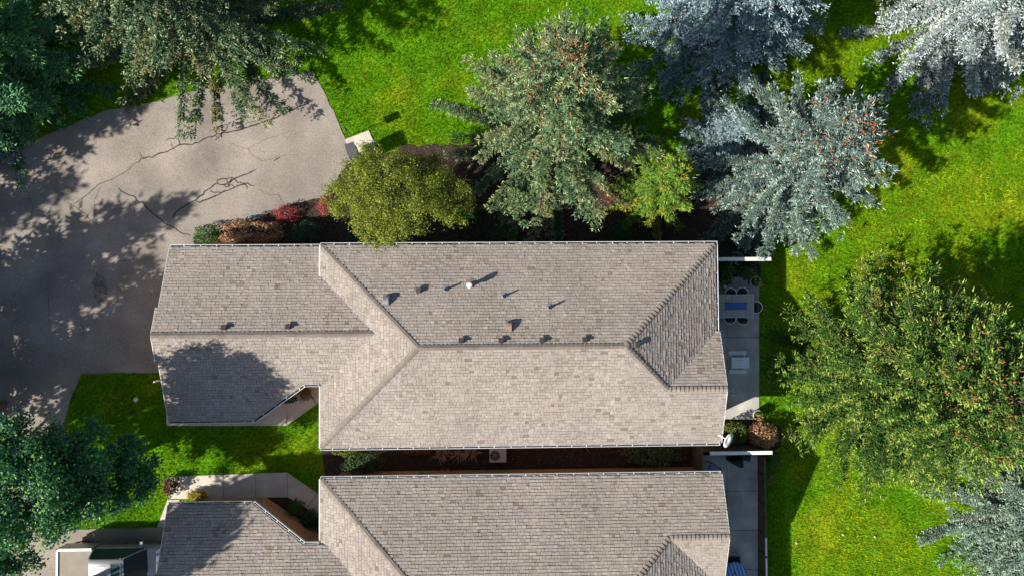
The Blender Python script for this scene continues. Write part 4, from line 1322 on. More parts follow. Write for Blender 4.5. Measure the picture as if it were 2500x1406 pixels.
# bare twiggy shrubs in the gap
for i, (px, py, s) in enumerate(((1078, 1106, 0.55), (1118, 1108, 0.5), (1150, 1104, 0.6))):
    rng = np.random.default_rng(500 + i)
    b = at(px, py, 0.3)
    rt = thing('bare_shrub', ('bare pale twiggy shrub nearest the meters', 'bare pale twiggy shrub, the middle one under the gutter', 'bare pale twiggy shrub nearest the air conditioner')[i], 'shrub', (b[0], b[1], 0), 'bare shrubs between the houses')
    mb = MB()
    for k in range(26):
        a = rng.random() * 6.28
        d = np.array([math.cos(a), math.sin(a) * 0.7, 0]) * s * rng.uniform(0.4, 1)
        hh = rng.uniform(0.35, 0.8)
        p1 = np.array([b[0], b[1], 0]) + d * 0.45 + [0, 0, hh * 0.6]
        p2 = np.array([b[0], b[1], 0]) + d + [0, 0, hh]
        mb.tube([(b[0], b[1], 0), p1, p2], [0.016, 0.011, 0.005], 4, False)
        for q in range(3):
            e = p1 + (p2 - p1) * rng.random() + rng.normal(0, 0.13, 3) + [0, 0, 0.06]
            mb.tube([p1 + (p2 - p1) * 0.3, e], [0.008, 0.004], 3, False)
    mb.build('branches', M['twig'], rt)

# ================================================================== OBJECTS
def dirv(a):
    return np.array([math.cos(a), math.sin(a), 0.0])


# --- mailbox cabinet
tp_ = [at3(x, y, 1.38) for x, y in ((841, 354.5), (862, 347.3), (875, 382.7), (855, 390.4))]
ctr = np.mean(tp_, axis=0)
e1 = (tp_[1] - tp_[0]); e2 = (tp_[2] - tp_[1])
w1, w2 = np.linalg.norm(e1), np.linalg.norm(e2)
rz = math.atan2(e1[1], e1[0])
mbx = thing('mailbox_cabinet', 'dark topped cluster mailbox standing on the small concrete pad', 'mailbox', (ctr[0], ctr[1], 0.05))
MB().box((ctr[0], ctr[1], 0.90), (w1 - 0.04, w2 - 0.04, 0.92), rz).build('cabinet', M['bronze'], mbx)
MB().box((ctr[0], ctr[1], 1.385), (w1 + 0.02, w2 + 0.02, 0.05), rz).build('top', M['slate'], mbx)
MB().box((ctr[0], ctr[1], 0.25), (0.22, 0.3, 0.40), rz).build('pedestal', M['slate'], mbx)
ux, uy = dirv(rz), dirv(rz + math.pi / 2)
for i in range(4):
    for j in range(3):
        c = ctr + ux * ((w1 - 0.04) / 2 + 0.006) + uy * ((i - 1.5) * w2 * 0.22)
        MB().box((c[0], c[1], 0.62 + j * 0.27), (0.010, w2 * 0.2, 0.24), rz).build('mail_door', M['bronze'], mbx)
# --- sign on a thin post
b = at3(858, 331, 0); t = at3(845, 318, 1.35)
sg = thing('sign_post', 'thin post carrying a small flat sign beside the mailbox pad', 'sign', (b[0], b[1], 0))
MB().tube([(b[0], b[1], 0), (b[0], b[1], 1.55)], 0.025, 6).build('post', M['brownwood'], sg)
ra = math.radians(-66)
MB().box((b[0] - 0.035, b[1], 1.33), (0.36, 0.025, 0.46), ra).build('sign_panel', M['slate'], sg)

# --- air conditioner
c = at3(1215.5, 1110, 0.82)
ac = thing('air_conditioner', 'beige air conditioner with a round fan grille between the houses', 'air conditioner', (c[0], c[1], 0))
W2, D2, HH = 0.80, 0.69, 0.80
fx, fy_ = c[0] - 0.14, c[1] - 0.03
FR = 0.235
# cabinet with a round well in its top
n = 32
mb = MB()
ringV = [(fx + FR * math.cos(2 * math.pi * j / n), fy_ + FR * math.sin(2 * math.pi * j / n), HH) for j in range(n)]
ob = []
for j in range(n):
    th = 2 * math.pi * j / n
    dx, dy = math.cos(th), math.sin(th)
    x0, x1, y0, y1 = c[0] - W2 / 2 - fx, c[0] + W2 / 2 - fx, c[1] - D2 / 2 - fy_, c[1] + D2 / 2 - fy_
    ts = []
    if dx > 1e-9: ts.append(x1 / dx)
    if dx < -1e-9: ts.append(x0 / dx)
    if dy > 1e-9: ts.append(y1 / dy)
    if dy < -1e-9: ts.append(y0 / dy)
    tm = min(ts)
    ob.append((fx + dx * tm, fy_ + dy * tm, HH))
mb.add(ringV + ob, [(j, n + j, n + (j + 1) % n, (j + 1) % n) for j in range(n)])
mb.add(ringV + [(x, y, HH - 0.3) for x, y, z in ringV], [((j + 1) % n, n + (j + 1) % n, n + j, j) for j in range(n)] + [tuple(n + j for j in range(n))])
x0, x1, y0, y1 = c[0] - W2 / 2, c[0] + W2 / 2, c[1] - D2 / 2, c[1] + D2 / 2
for zz, f in ((0, 0),):
    mb.add([(x0, y0, 0.06), (x1, y0, 0.06), (x1, y1, 0.06), (x0, y1, 0.06), (x0, y0, HH - .001), (x1, y0, HH - .001), (x1, y1, HH - .001), (x0, y1, HH - .001)],
           [(0, 1, 5, 4), (1, 2, 6, 5), (2, 3, 7, 6), (3, 0, 4, 7)])
# corner fillers of the top
for (cxx, cyy) in ((x0, y0), (x1, y0), (x1, y1), (x0, y1)):
    js = sorted(range(n), key=lambda j: (ob[j][0] - cxx) ** 2 + (ob[j][1] - cyy) ** 2)[:2]
    mb.add([(cxx, cyy, HH - 0.0005), ob[js[0]], ob[js[1]]], [(0, 1, 2)])
mb.build('cabinet', M['ac'], ac)
MB().lathe((fx, fy_, HH - 0.29), [(FR - 0.01, 0), (FR - 0.01, 0.012)], 28).build('fan_well', M['black'], ac)
gr = MB()
for k in range(8):
    a = k * math.pi / 4 + 0.2
    gr.tube([(fx + 0.06 * math.cos(a), fy_ + 0.06 * math.sin(a), HH + 0.02), (fx + FR * math.cos(a), fy_ + FR * math.sin(a), HH + 0.008)], 0.008, 4)
for rr in (0.065, 0.12, 0.175, FR - 0.003):
    gr.tube([(fx + rr * math.cos(t_), fy_ + rr * math.sin(t_), HH + 0.012) for t_ in np.linspace(0, 6.2832, 25)], 0.004 if rr < 0.2 else 0.010, 4, False)
gr.build('fan_grille', M['greymetal'], ac)
for k in range(5):
    a = k * 1.2566
    p = np.array([fx, fy_, HH - 0.14])
    d, s = dirv(a), dirv(a + 1.57)
    MB().add([p + d * 0.05 - s * 0.03, p + d * 0.2 - s * 0.07 + [0, 0, -0.03], p + d * 0.2 + s * 0.07 + [0, 0, 0.04], p + d * 0.05 + s * 0.03 + [0, 0, 0.02]], [(0, 1, 2, 3)]).build('fan_blade', M['greymetal'], ac)
MB().lathe((fx, fy_, HH - 0.16), [(0.06, 0), (0.06, 0.10), (0.04, 0.12)], 14).build('fan_hub', M['galv'], ac)

# --- patio dining table
ta, tb_ = at3(1736, 719, 0.74), at3(1841, 775, 0.74)
tc = (ta + tb_) / 2
TW, TD = tb_[0] - ta[0], ta[1] - tb_[1]
tab = thing('dining_table', 'long patio dining table with square stone tiles', 'table', (tc[0], tc[1], 0.05))
fr = MB()
fr.box((tc[0], ta[1] - 0.02, 0.72), (TW, 0.04, 0.05)).box((tc[0], tb_[1] + 0.02, 0.72), (TW, 0.04, 0.05))
fr.box((ta[0] + 0.02, tc[1], 0.72), (0.04, TD - 0.082, 0.05)).box((tb_[0] - 0.02, tc[1], 0.72), (0.04, TD - 0.082, 0.05))
fr.build('frame', M['blueframe'], tab)
nx, ny = 6, 3
tw, td = (TW - 0.08) / nx, (TD - 0.08) / ny
tile_me = None
for i in range(nx):
    for j in range(ny):
        px_, py_ = ta[0] + 0.04 + tw * (i + 0.5), tb_[1] + 0.04 + td * (j + 0.5)
        if tile_me is None:
            q = MB().box((0, 0, 0), (tw - 0.012, td - 0.012, 0.02))
            tile_me = mesh_data('tile', np.vstack(q.V), q.F, M['stone'])
        o = bpy.data.objects.new('tile', tile_me)
        _link(o, tab, (px_, py_, 0.735 + random.uniform(-.001, .001)))
MB().box((tc[0], tc[1], 0.708), (TW - 0.1, TD - 0.1, 0.02)).build('underframe', M['slate'], tab)
for sx in (-1, 1):
    for sy in (-1, 1):
        MB().tube([(tc[0] + sx * (TW / 2 - 0.1), tc[1] + sy * (TD / 2 - 0.1), 0.05), (tc[0] + sx * (TW / 2 - 0.08), tc[1] + sy * (TD / 2 - 0.08), 0.70)], 0.025, 6).build('leg', M['blueframe'], tab)
ra_, rb_ = at3(1770, 738, 0.755), at3(1823, 755, 0.755)
q = MB().box(((ra_[0] + rb_[0]) / 2, (ra_[1] + rb_[1]) / 2, 0.752), (rb_[0] - ra_[0], ra_[1] - rb_[1], 0.010)).build('table_runner', M['bluemat'])
tag(q, 'blue woven mat lying on the tiled table', 'mat')
# --- wire back chairs


def make_chair(label):
    r = thing('patio_chair', label, 'chair', (0, 0, 0), 'curved chairs around the tiled table')
    A = np.linspace(-1.75, 1.75, 19)
    R_ = 0.285
    rim = [(R_ * math.sin(a), -0.02 - R_ * math.cos(a) if True else 0, 0.74 - 0.10 * (abs(a) / 1.75) ** 3) for a in A]
    MB().tube(rim, 0.017, 6).build('back_rim', M['white'], r)
    n = 14
    V = [(R_ * 0.92 * math.sin(a), -0.02 - R_ * 0.92 * math.cos(a), 0.70) for a in np.linspace(-1.6, 1.6, n)] + [(R_ * 0.86 * math.sin(a), -0.02 - R_ * 0.86 * math.cos(a), 0.44) for a in np.linspace(-1.6, 1.6, n)]
    MB().add(V, [(i, i + 1, n + i + 1, n + i) for i in range(n - 1)]).build('back_mesh', M['wicker'], r)
    MB().lathe((0, 0.0, 0.40), [(0.23, 0), (0.25, 0.02), (0.24, 0.045), (0.1, 0.035)], 18).build('seat', M['wicker'], r)
    for sx in (-1, 1):
        for sy in (-1, 1):
            MB().tube([(sx * 0.19, sy * 0.17, 0.42), (sx * 0.24, sy * 0.22 - 0.02, 0.0)], 0.014, 5).build('leg', M['white'], r)
    return r


chs = [((1784, 719), 0.0, 'curved wire chair on the far side of the table, nearer the eave'), ((1812, 717), 0.0, 'curved wire chair on the far side of the table, below the flower pot'),
       ((1782, 775), math.pi, 'curved wire chair on the near side of the table, nearer the eave'), ((1813, 777), math.pi, 'curved wire chair on the near side of the table, nearer the lawn'),
       ((1845, 750), -math.pi / 2, 'curved wire chair at the lawn end of the tiled table')]
ch0 = None
for (px, py), rz_, lb in chs:
    p = at3(px, py, 0.74)
    loc = (p[0], p[1] - (0.0), 0.05)
    # rim bulges away from the table
    if ch0 is None:
        ch0 = make_chair(lb)
        ch0.location = loc
        ch0.rotation_euler = (0, 0, rz_ + math.pi)
    else:
        copy_tree(ch0, loc, rz_ + math.pi, None, lb)

# --- white picnic table
pa, pb = at3(1786, 872, 0.75), at3(1829.5, 898.5, 0.75)
pc = (pa + pb) / 2
PW, PD = pb[0] - pa[0], pa[1] - pb[1]
pt = thing('picnic_table', 'small white slatted picnic table with two attached benches', 'picnic table', (pc[0], pc[1], 0.05))
for i in range(4):
    MB().box((pc[0], pa[1] - PD / 4 * (i + 0.5), 0.745), (PW, PD / 4 - 0.014, 0.03)).build('table_slat', M['whitewood'], pt)
for s in (-1, 1):
    for k in range(2):
        MB().box((pc[0] - 0.02, pc[1] + s * (PD / 2 + 0.14 + k * 0.095), 0.44), (PW, 0.085, 0.03)).build('bench_slat', M['whitewood'], pt)
for s in (-1, 1):
    x = pc[0] + s * (PW / 2 - 0.12)
    for t in (-1, 1):
        MB().tube([(x, pc[1] + t * 0.12, 0.72), (x, pc[1] + t * (PD / 2 + 0.16), 0.05)], 0.03, 4).build('leg', M['whitewood'], pt)
    MB().box((x, pc[1], 0.40), (0.04, PD + 0.5, 0.06)).build('cross_beam', M['whitewood'], pt)
# --- white bent ornament on the patio
z0 = 0.05
f = lambda x, y, z: at3(1750 + x / 17.58, 930 + y / 17.58, z)
og = thing('lawn_ornament', 'white bird shaped ornament with bent arms on the shaded patio', 'ornament', (*at(1792, 956, 0.05), 0.05))
MB().tube([f(680, 265, 0.75), f(735, 400, 0.62), f(750, 460, 0.5), f(735, 500, 0.45)], [0.008, 0.014, 0.02, 0.012], 6).build('neck', M['white'], og)
MB().tube([f(550, 420, 0.5), f(640, 425, 0.52), f(700, 460, 0.48), f(740, 500, 0.44)], [0.018, 0.024, 0.02, 0.012], 6).build('wing', M['white'], og)
MB().tube([f(645, 380, 0.6), f(690, 340, 0.66)], 0.012, 5).build('bill', M['white'], og)
MB().tube([f(735, 500, 0.44), f(735, 520, 0.05)], 0.008, 5).build('leg', M['greymetal'], og)
og2 = thing('folding_stand', 'thin white folding stand leaning beside the bird ornament', 'stand', (*at(1793, 966, 0.05), 0.05))
MB().tube([f(550, 560, 0.62), f(700, 600, 0.62), f(940, 660, 0.62)], [0.012, 0.02, 0.012], 5).build('top_bar', M['white'], og2)
MB().tube([f(750, 620, 0.62), f(750, 640, 0.60)], 0.05, 8).build('knob', M['white'], og2)
MB().add([f(650, 570, 0.6), f(840, 600, 0.6), f(850, 540, 0.25), f(700, 530, 0.25)], [(0, 1, 2, 3), (3, 2, 1, 0)]).build('canvas', M['whitewood'], og2)
for x_, y_ in ((560, 560), (930, 655)):
    MB().tube([f(x_, y_, 0.62), f(x_ * 0.5 + 375, y_ * 0.5 + 270, 0.05)], 0.009, 5).build('leg', M['greymetal'], og2)
# --- teal tripod by the eave
rt = thing('tripod_stand', 'pale teal metal drum on splayed legs beside the eave', 'stand', (*at(1763, 701, 0.05), 0.05))
a_, b_ = at3(1766, 698, 0.65), at3(1773, 703.5, 0.6)
MB().tube([a_, b_], 0.085, 12).build('drum', M['teal'], rt)
MB().tube([b_, b_ + (b_ - a_) * 0.12], 0.055, 10).build('drum_end', M['black'], rt)
for x_, y_ in ((1758, 693), (1752, 709), (1767, 715)):
    MB().tube([(a_ + b_) / 2, at3(x_, y_, 0.05)], 0.014, 5).build('leg', M['teal'], rt)


# --- flower pots
def flower_pot(px, py, r, label, fcols, n):
    b = at3(px, py, 0.45)
    rt = thing('flower_pot', label, 'flower pot', (b[0], b[1], 0.05))
    MB().lathe((b[0], b[1], 0.05), [(r * 0.62, 0), (r * 0.95, 0.36), (r, 0.38), (r, 0.42), (r * 0.86, 0.42), (r * 0.84, 0.34), (r * 0.2, 0.34)], 24).build('pot', M['terracotta'], rt, True)
    MB().lathe((b[0], b[1], 0.385), [(r * 0.84, 0), (r * 0.5, 0.02)], 20).build('soil', M['soil'], rt)
    rng = np.random.default_rng(int(px))
    k = 240
    d = rng.normal(0, 1, (k, 3)); d[:, 2] = np.abs(d[:, 2])
    P = np.array([b[0] + r * 0.25, b[1] - r * 0.05, 0.46]) + d * np.array([r * 0.5, r * 0.5, 0.09])
    leaf_cloud(P, d + [0, 0, 0.6], np.full(k, 0.035), pal(rng, GRN[0], GRN[1], k), 'foliage', M['leaf'], rt, rng)
    P = np.array([b[0] + r * 0.35, b[1] - r * 0.25, 0.58]) + rng.normal(0, 1, (n, 3)) * np.array([r * 0.42, r * 0.35, 0.03])
    leaf_cloud(np.repeat(P, 4, 0), rng.normal(0, 0.4, (n * 4, 3)) + [0, 0, 1], np.full(n * 4, 0.045), np.repeat(pal(rng, fcols, [1] * len(fcols), n, 0.1), 4, 0), 'flowers', M['leaf'], rt, rng, 0.9)


flower_pot(1845, 688, 0.27, 'pale round pot of yellow flowers at the patio corner', [(0.75, 0.45, 0.04), (0.75, 0.62, 0.15), (0.7, 0.3, 0.03)], 9)
flower_pot(1851, 1013, 0.25, 'pale round pot of orange and red flowers by the bronze bush', [(0.75, 0.25, 0.04), (0.6, 0.05, 0.03), (0.8, 0.5, 0.25)], 14)

# --- black covered things on the lower patio
def covered(label, px_list, z_top, seed):
    """draped cover: plan outline of the top (pixels), flaring a little to the floor"""
    P = np.array([at(x, y, z_top) for x, y in px_list])
    c = P.mean(axis=0)
    rt = thing('covered_grill', label, 'grill', (c[0], c[1], 0.05))
    n = len(P)
    rng = np.random.default_rng(seed)
    k = 5
    Q = []
    for i in range(n):
        a, b = P[i], P[(i + 1) % n]
        for t in range(k):
            Q.append(a + (b - a) * t / k)
    Q = np.array(Q); m = len(Q)
    V = []
    for s, z in ((0.90, z_top), (0.985, z_top - 0.03), (1.0, z_top * 0.6), (1.02, 0.07)):
        wob = 1 + (0.03 * np.sin(np.arange(m) * 1.9 + seed) if z < z_top - 0.1 else 0)
        V += [(*(c + (q - c) * s * w_), z) for q, w_ in zip(Q, np.broadcast_to(wob, (m,)))]
    F = [(r * m + (j + 1) % m, r * m + j, (r + 1) * m + j, (r + 1) * m + (j + 1) % m) for r in range(3) for j in range(m)] + [tuple(range(m))]
    mesh('cover', V, F, M['blackcloth'], rt, smooth=True)
    for s in (-1, 1):
        MB().lathe((c[0] + s * 0.15, c[1], 0.05), [(0.04, 0), (0.04, 0.04)], 8).build('caster', M['black'], rt)


covered('black covered grill nearer the middle of the lower patio', [(1787.5, 1124.5), (1804, 1121.5), (1815, 1121.5), (1817.5, 1140), (1808, 1143), (1789, 1132)], 0.95, 1)
covered('black covered grill tucked against the wing wall', [(1804.5, 1111), (1832, 1111), (1834, 1117), (1831, 1127), (1815, 1123)], 0.8, 2)
# --- blue lounger in the corner
q = lambda x, y, z: at3(1690 + x / 11.714, 1090 + y / 11.714, z)
lg = thing('lounge_chair', 'blue canvas lounge chair half hidden under the lower gutter', 'chair', (*at(1743, 1142, 0.05), 0.05))
Vt = [q(530, 520, 0.6), q(830, 640, 0.6), q(700, 800, 0.45), q(430, 730, 0.45)]
MB().add(Vt + [v_ - np.array([0, 0, 0.04]) for v_ in Vt], [(3, 2, 1, 0), (4, 5, 6, 7), (0, 1, 5, 4), (1, 2, 6, 5), (2, 3, 7, 6), (3, 0, 4, 7)]).build('canvas', M['bluecloth'], lg)
MB().tube([q(380, 390, 0.75), q(620, 500, 0.8), q(850, 650, 0.75)], 0.03, 6).build('back_rail', M['slate'], lg)
MB().tube([q(520, 520, 0.64), q(420, 740, 0.5)], 0.025, 6).build('arm_rail', M['slate'], lg)
for a_ in ((390, 400), (840, 650), (430, 740), (700, 800)):
    MB().tube([q(*a_, 0.6), q(*a_, 0.05)], 0.016, 5).build('leg', M['slate'], lg)
# --- round striped table
b = at3(1796, 1400, 0.75)
rt = thing('round_table', 'round table with blue striped cloth at the bottom edge', 'table', (b[0], b[1], 0.05))
RR = 0.53
rng = np.random.default_rng(5)
k = 13
dirs = math.radians(-72)
ex, ey = dirv(dirs + math.pi / 2), dirv(dirs)
for i in range(k):
    u0, u1 = -RR + 2 * RR * i / k, -RR + 2 * RR * (i + 1) / k
    us = np.linspace(u0, u1, 4)
    V, F = [], []
    for u in us:
        h = math.sqrt(max(0, RR * RR - u * u))
        for s in (-1, 1):
            V.append(b + ex * u + ey * h * s + np.array([0, 0, 0.004 * math.sin(u * 30)]))
    for u in us:
        h = math.sqrt(max(0, RR * RR - u * u))
        for s in (-1, 1):
            V.append(b + ex * u * 1.03 + ey * h * s * 1.03 - np.array([0, 0, 0.10]))
    F = [(2 * j, 2 * j + 2, 2 * j + 3, 2 * j + 1) for j in range(3)]
    F += [(2 * j + 2, 2 * j, 8 + 2 * j, 8 + 2 * j + 2) for j in range(3)] + [(2 * j + 1, 2 * j + 3, 8 + 2 * j + 3, 8 + 2 * j + 1) for j in range(3)]
    mesh('cloth_stripe', V, F, M['bluestripe'] if i % 2 else M['bluedark'], rt)
MB().lathe((b[0], b[1], 0.05), [(0.28, 0), (0.26, 0.03), (0.04, 0.05), (0.035, 0.66), (0.3, 0.68)], 16).build('pedestal', M['slate'], rt)
MB().lathe((b[0] - 0.05, b[1] + 0.05, 0.756), [(0.035, 0), (0.035, 0.05)], 10).build('umbrella_hole_cap', M['black'], rt)
# --- dark wire chair
c = at3(1790, 1368, 0.6)
wc = thing('wire_chair', 'dark thin framed chair behind the striped table', 'chair', (c[0], c[1], 0.05))
g_ = lambda x, y, z: at3(1740 + x / 13.26, 1300 + y / 13.26, z)
MB().tube([g_(480, 740, 0.62), g_(650, 745, 0.64), g_(800, 720, 0.64), g_(880, 740, 0.62), g_(910, 860, 0.58), g_(930, 1000, 0.5)], 0.014, 5).build('frame', M['slate'], wc)
MB().tube([g_(700, 545, 0.85), g_(760, 640, 0.75), g_(810, 720, 0.64)], 0.011, 5).build('handle', M['slate'], wc)
MB().add([g_(490, 760, 0.45), g_(870, 760, 0.45), g_(900, 980, 0.43), g_(480, 980, 0.43)], [(0, 3, 2, 1), (0, 1, 2, 3)]).build('seat', M['wicker'], wc)
for a_ in ((490, 760), (870, 760), (900, 980), (480, 980)):
    MB().tube([g_(*a_, 0.6), g_(*a_, 0.05)], 0.011, 5).build('leg', M['slate'], wc)

# --- pickup truck
yN = at(250, 1361, 1.82)[1]
xr0, xr1 = at(213, 1380, 1.82)[0], at(302, 1380, 1.80)[0]
xb0 = at(137, 1390, 1.25)[0]
xw1 = at(358, 1390, 1.12)[0]
yc_ = yN - 0.74
HW = 0.98
tk = thing('pickup_truck', 'silver pickup truck parked nose in at the lower garage', 'truck', ((xb0 + xw1) / 2, yc_, 0.03))
xf1 = xw1 + 1.15


def sym(sec):
    return [(x, yc_ + s * w, z) for x, w, z in sec for s in (1, -1)]


def loft(secs, mat, name, parent, caps=True, smooth=False):
    """secs: list of rings (closed list of 3D points, equal length)"""
    n = len(secs[0])
    V = [p for s in secs for p in s]
    F = [(i * n + j, (i + 1) * n + j, (i + 1) * n + (j + 1) % n, i * n + (j + 1) % n) for i in range(len(secs) - 1) for j in range(n)]
    if caps:
        F += [tuple(range(n)), tuple((len(secs) - 1) * n + j for j in range(n - 1, -1, -1))]
    return mesh(name, V, F, mat, parent, smooth=smooth)


def ring(x, w0, w1, z0, z1, r=0.08):
    # rounded section across the truck
    pts_ = [(-w0, z0), (-w1, z0 + (z1 - z0) * 0.45), (-w1 * 0.985, z1 - r), (-w1 * 0.985 + r, z1), (w1 * 0.985 - r, z1), (w1 * 0.985, z1 - r), (w1, z0 + (z1 - z0) * 0.45), (w0, z0)]
    return [(x, yc_ + a, b_) for a, b_ in pts_]


# lower body (cab and bonnet)
loft([ring(xr0 - 0.04, 0.86, HW, 0.42, 1.14), ring(xw1 - 0.05, 0.86, HW, 0.40, 1.12), ring(xw1 + 0.45, 0.86, HW - 0.01, 0.40, 1.10), ring(xf1 - 0.25, 0.84, HW - 0.05, 0.42, 1.02), ring(xf1, 0.78, HW - 0.14, 0.45, 0.88)], M['silver'], 'body', tk)
# cab upper
def cabring(x, w, z):
    return [(x, yc_ - w, z), (x, yc_ + w, z)]
rz1 = 1.84
cab = MB()
gh = [(xr0 - 0.10, 0.92, 1.145), (xr0 + 0.06, 0.70, rz1 - 0.03), (xr0 + 0.14, 0.68, rz1), (xr1 - 0.12, 0.68, rz1), (xr1, 0.70, rz1 - 0.025), (xw1, 0.92, 1.125)]
# roof skin
V = []
for x, w, z in gh[1:5]:
    V += [(x, yc_ + a * w, z + (0.015 if abs(a) < 1 else -0.03 if abs(a) > 0.99 else 0)) for a in (-1, -0.93, -0.5, 0, 0.5, 0.93, 1)]
F = [(i * 7 + j, (i + 1) * 7 + j, (i + 1) * 7 + j + 1, i * 7 + j + 1) for i in range(3) for j in range(6)]
mesh('roof_panel', V, [f_[::-1] for f_ in F] if False else F, M['silver'], tk, smooth=True)
# glass: windscreen, rear, sides
mesh('windscreen', [(xr1, yc_ - 0.69, rz1 - 0.05), (xr1, yc_ + 0.69, rz1 - 0.05), (xw1, yc_ + 0.88, 1.13), (xw1 + 0.06, yc_, 1.13), (xw1, yc_ - 0.88, 1.13), (xr1 + 0.03, yc_, rz1 - 0.03)], [(1, 2, 3, 5), (5, 3, 4, 0)], M['glass'], tk)
mesh('rear_window', [(xr0 + 0.06, yc_ - 0.69, rz1 - 0.05), (xr0 + 0.06, yc_ + 0.69, rz1 - 0.05), (xr0 - 0.10, yc_ + 0.90, 1.15), (xr0 - 0.10, yc_ - 0.90, 1.15)], [(0, 1, 2, 3)], M['glass'], tk)
for s in (-1, 1):
    mesh('side_window', [(xr0 + 0.07, yc_ + s * 0.70, rz1 - 0.06), (xr1 - 0.02, yc_ + s * 0.70, rz1 - 0.06), (xw1 - 0.06, yc_ + s * 0.925, 1.14), (xr0 - 0.09, yc_ + s * 0.925, 1.14)], [(0, 1, 2, 3)], M['glass'], tk)
    MB().tube([(xr1, yc_ + s * 0.70, rz1 - 0.03), (xw1, yc_ + s * 0.92, 1.13)], 0.035, 6).build('windscreen_pillar', M['silver'], tk)
    MB().tube([(xr0 + 0.05, yc_ + s * 0.70, rz1 - 0.03), (xr0 - 0.10, yc_ + s * 0.92, 1.15)], 0.045, 6).build('rear_pillar', M['silver'], tk)
    MB().tube([(xr0 + 0.12, yc_ + s * 0.66, rz1 + 0.025), (xr1 - 0.2, yc_ + s * 0.66, rz1 + 0.025)], 0.014, 6).build('roof_rail', M['chrome'], tk)
    c_ = np.array([xw1 - 0.22, yc_ + s * (HW + 0.14), 1.12])
    mr_ = MB().box(c_, (0.12, 0.22, 0.16)).build('wing_mirror', M['silver'], tk)
    for wx in (xb0 + 0.62, xw1 + 0.62):
        whl = MB().lathe((0, 0, 0), [(0.2, -0.12), (0.35, -0.12), (0.37, -0.09), (0.37, 0.09), (0.35, 0.12), (0.2, 0.12)], 22)
        Vw = np.vstack(whl.V)[:, [0, 2, 1]] + np.array([wx, yc_ + s * 0.84, 0.40])
        wo_ = mesh('wheel', Vw, whl.F, M['black'], tk)
        rim_ = MB().lathe((0, 0, 0), [(0.2, -0.10), (0.2, 0.10), (0.05, 0.13)], 14)
        mesh('rim', np.vstack(rim_.V)[:, [0, 2, 1]] * [1, s, 1] + np.array([wx, yc_ + s * 0.84, 0.40]), rim_.F, M['chrome'], wo_)
    MB().box((xf1 - 0.12, yc_ + s * 0.68, 0.80), (0.12, 0.3, 0.16)).build('headlight', M['chrome'], tk)
    MB().box((xb0 + 0.02, yc_ + s * 0.88, 0.95), (0.05, 0.12, 0.34)).build('tail_light', M['red'], tk)
# sunroof
sx0, sx1 = at(271, 1385, 1.86)[0], at(293, 1385, 1.86)[0]
sy0 = at(280, 1377, 1.86)[1]
MB().box(((sx0 + sx1) / 2, yc_, rz1 + 0.024), (sx1 - sx0, 2 * (sy0 - yc_), 0.012)).build('sunroof', M['glass'], tk)
sf = MB()
for s in (-1, 1):
    sf.box(((sx0 + sx1) / 2, yc_ + s * (sy0 - yc_ + 0.015), rz1 + 0.026), (sx1 - sx0 + 0.06, 0.028, 0.02))
    sf.box((((sx0 + sx1) / 2) + s * ((sx1 - sx0) / 2 + 0.015), yc_, rz1 + 0.0265), (0.028, 2 * (sy0 - yc_) + 0.0, 0.02))
sf.build('sunroof_frame', M['chrome'], tk)
for k in range(3):
    yy = yc_ + (k - 1) * 0.38
    MB().box((xr0 + 0.46, yy, rz1 + 0.02), (0.66, 0.03, 0.014)).build('roof_ridge', M['silver'], tk)
# bed
bx1 = xr0 - 0.14
for s in (-1, 1):
    MB().box(((xb0 + bx1) / 2, yc_ + s * (HW - 0.05), 0.85), (bx1 - xb0, 0.10, 0.78)).build('bed_side', M['silver'], tk)
    MB().box(((xb0 + bx1) / 2, yc_ + s * (HW - 0.05), 1.255), (bx1 - xb0, 0.12, 0.03)).build('bed_rail', M['white'], tk)
MB().box((xb0 + 0.04, yc_, 0.85), (0.08, 2 * HW - 0.21, 0.78)).build('tailgate', M['silver'], tk)
MB().box((xb0 + 0.04, yc_, 1.255), (0.09, 2 * HW - 0.25, 0.03)).build('tailgate_rail', M['white'], tk)
MB().box(((xb0 + bx1) / 2 + 0.05, yc_, 1.215), (bx1 - xb0 - 0.12, 2 * HW - 0.22, 0.03)).build('bed_cover', M['tancover'], tk)
MB().box((xb0 - 0.06, yc_, 0.5), (0.12, 1.7, 0.2)).build('bumper', M['chrome'], tk)
MB().box(((xb0 + xf1) / 2, yc_, 0.45), (xf1 - xb0 - 0.3, 1.3, 0.16)).build('chassis', M['black'], tk)

# --- little things on the grass
def small_disc(px, py, r, label, name, cat, mat):
    b = at(px, py, 0.05)
    o = MB().lathe((b[0], b[1], 0.02), [(r, 0.0), (r, 0.05), (r * 0.85, 0.07), (r * 0.2, 0.072)], 16).build(name, mat)
    tag(o, label, cat)


small_disc(332, 975, 0.11, 'pale round valve cover in the shaded front lawn', 'valve_cover', 'cover', M['trim'])
for px, py, lb in ((1945, 1325, 'small white ball on the lawn nearest the lattice fence'), (2058, 1305, 'small white ball on the open lawn away from the fence'), (2136, 1310, 'small white ball on the lawn below the big green spruce')):
    b = at(px, py, 0.07)
    o = MB().lathe((b[0], b[1], 0.06), [(0.01, -0.045), (0.035, -0.03), (0.045, 0), (0.035, 0.03), (0.01, 0.045)], 12).build('ball', M['ball'], None, True)
    tag(o, lb, 'ball')
pA, pB = at3(1902, 1078, 0.10), at3(1945, 1050, 0.12)
o = MB().tube([pA, (pA * 0.6 + pB * 0.4) + np.array([0, 0.04, 0.02]), (pA * 0.3 + pB * 0.7) + np.array([0, -0.02, 0.01]), pB], [0.008, 0.014, 0.016, 0.02], 5).build('fallen_branch', M['twig'])
tag(o, 'thin pale stick lying across the lawn beside the bronze bush', 'branch')

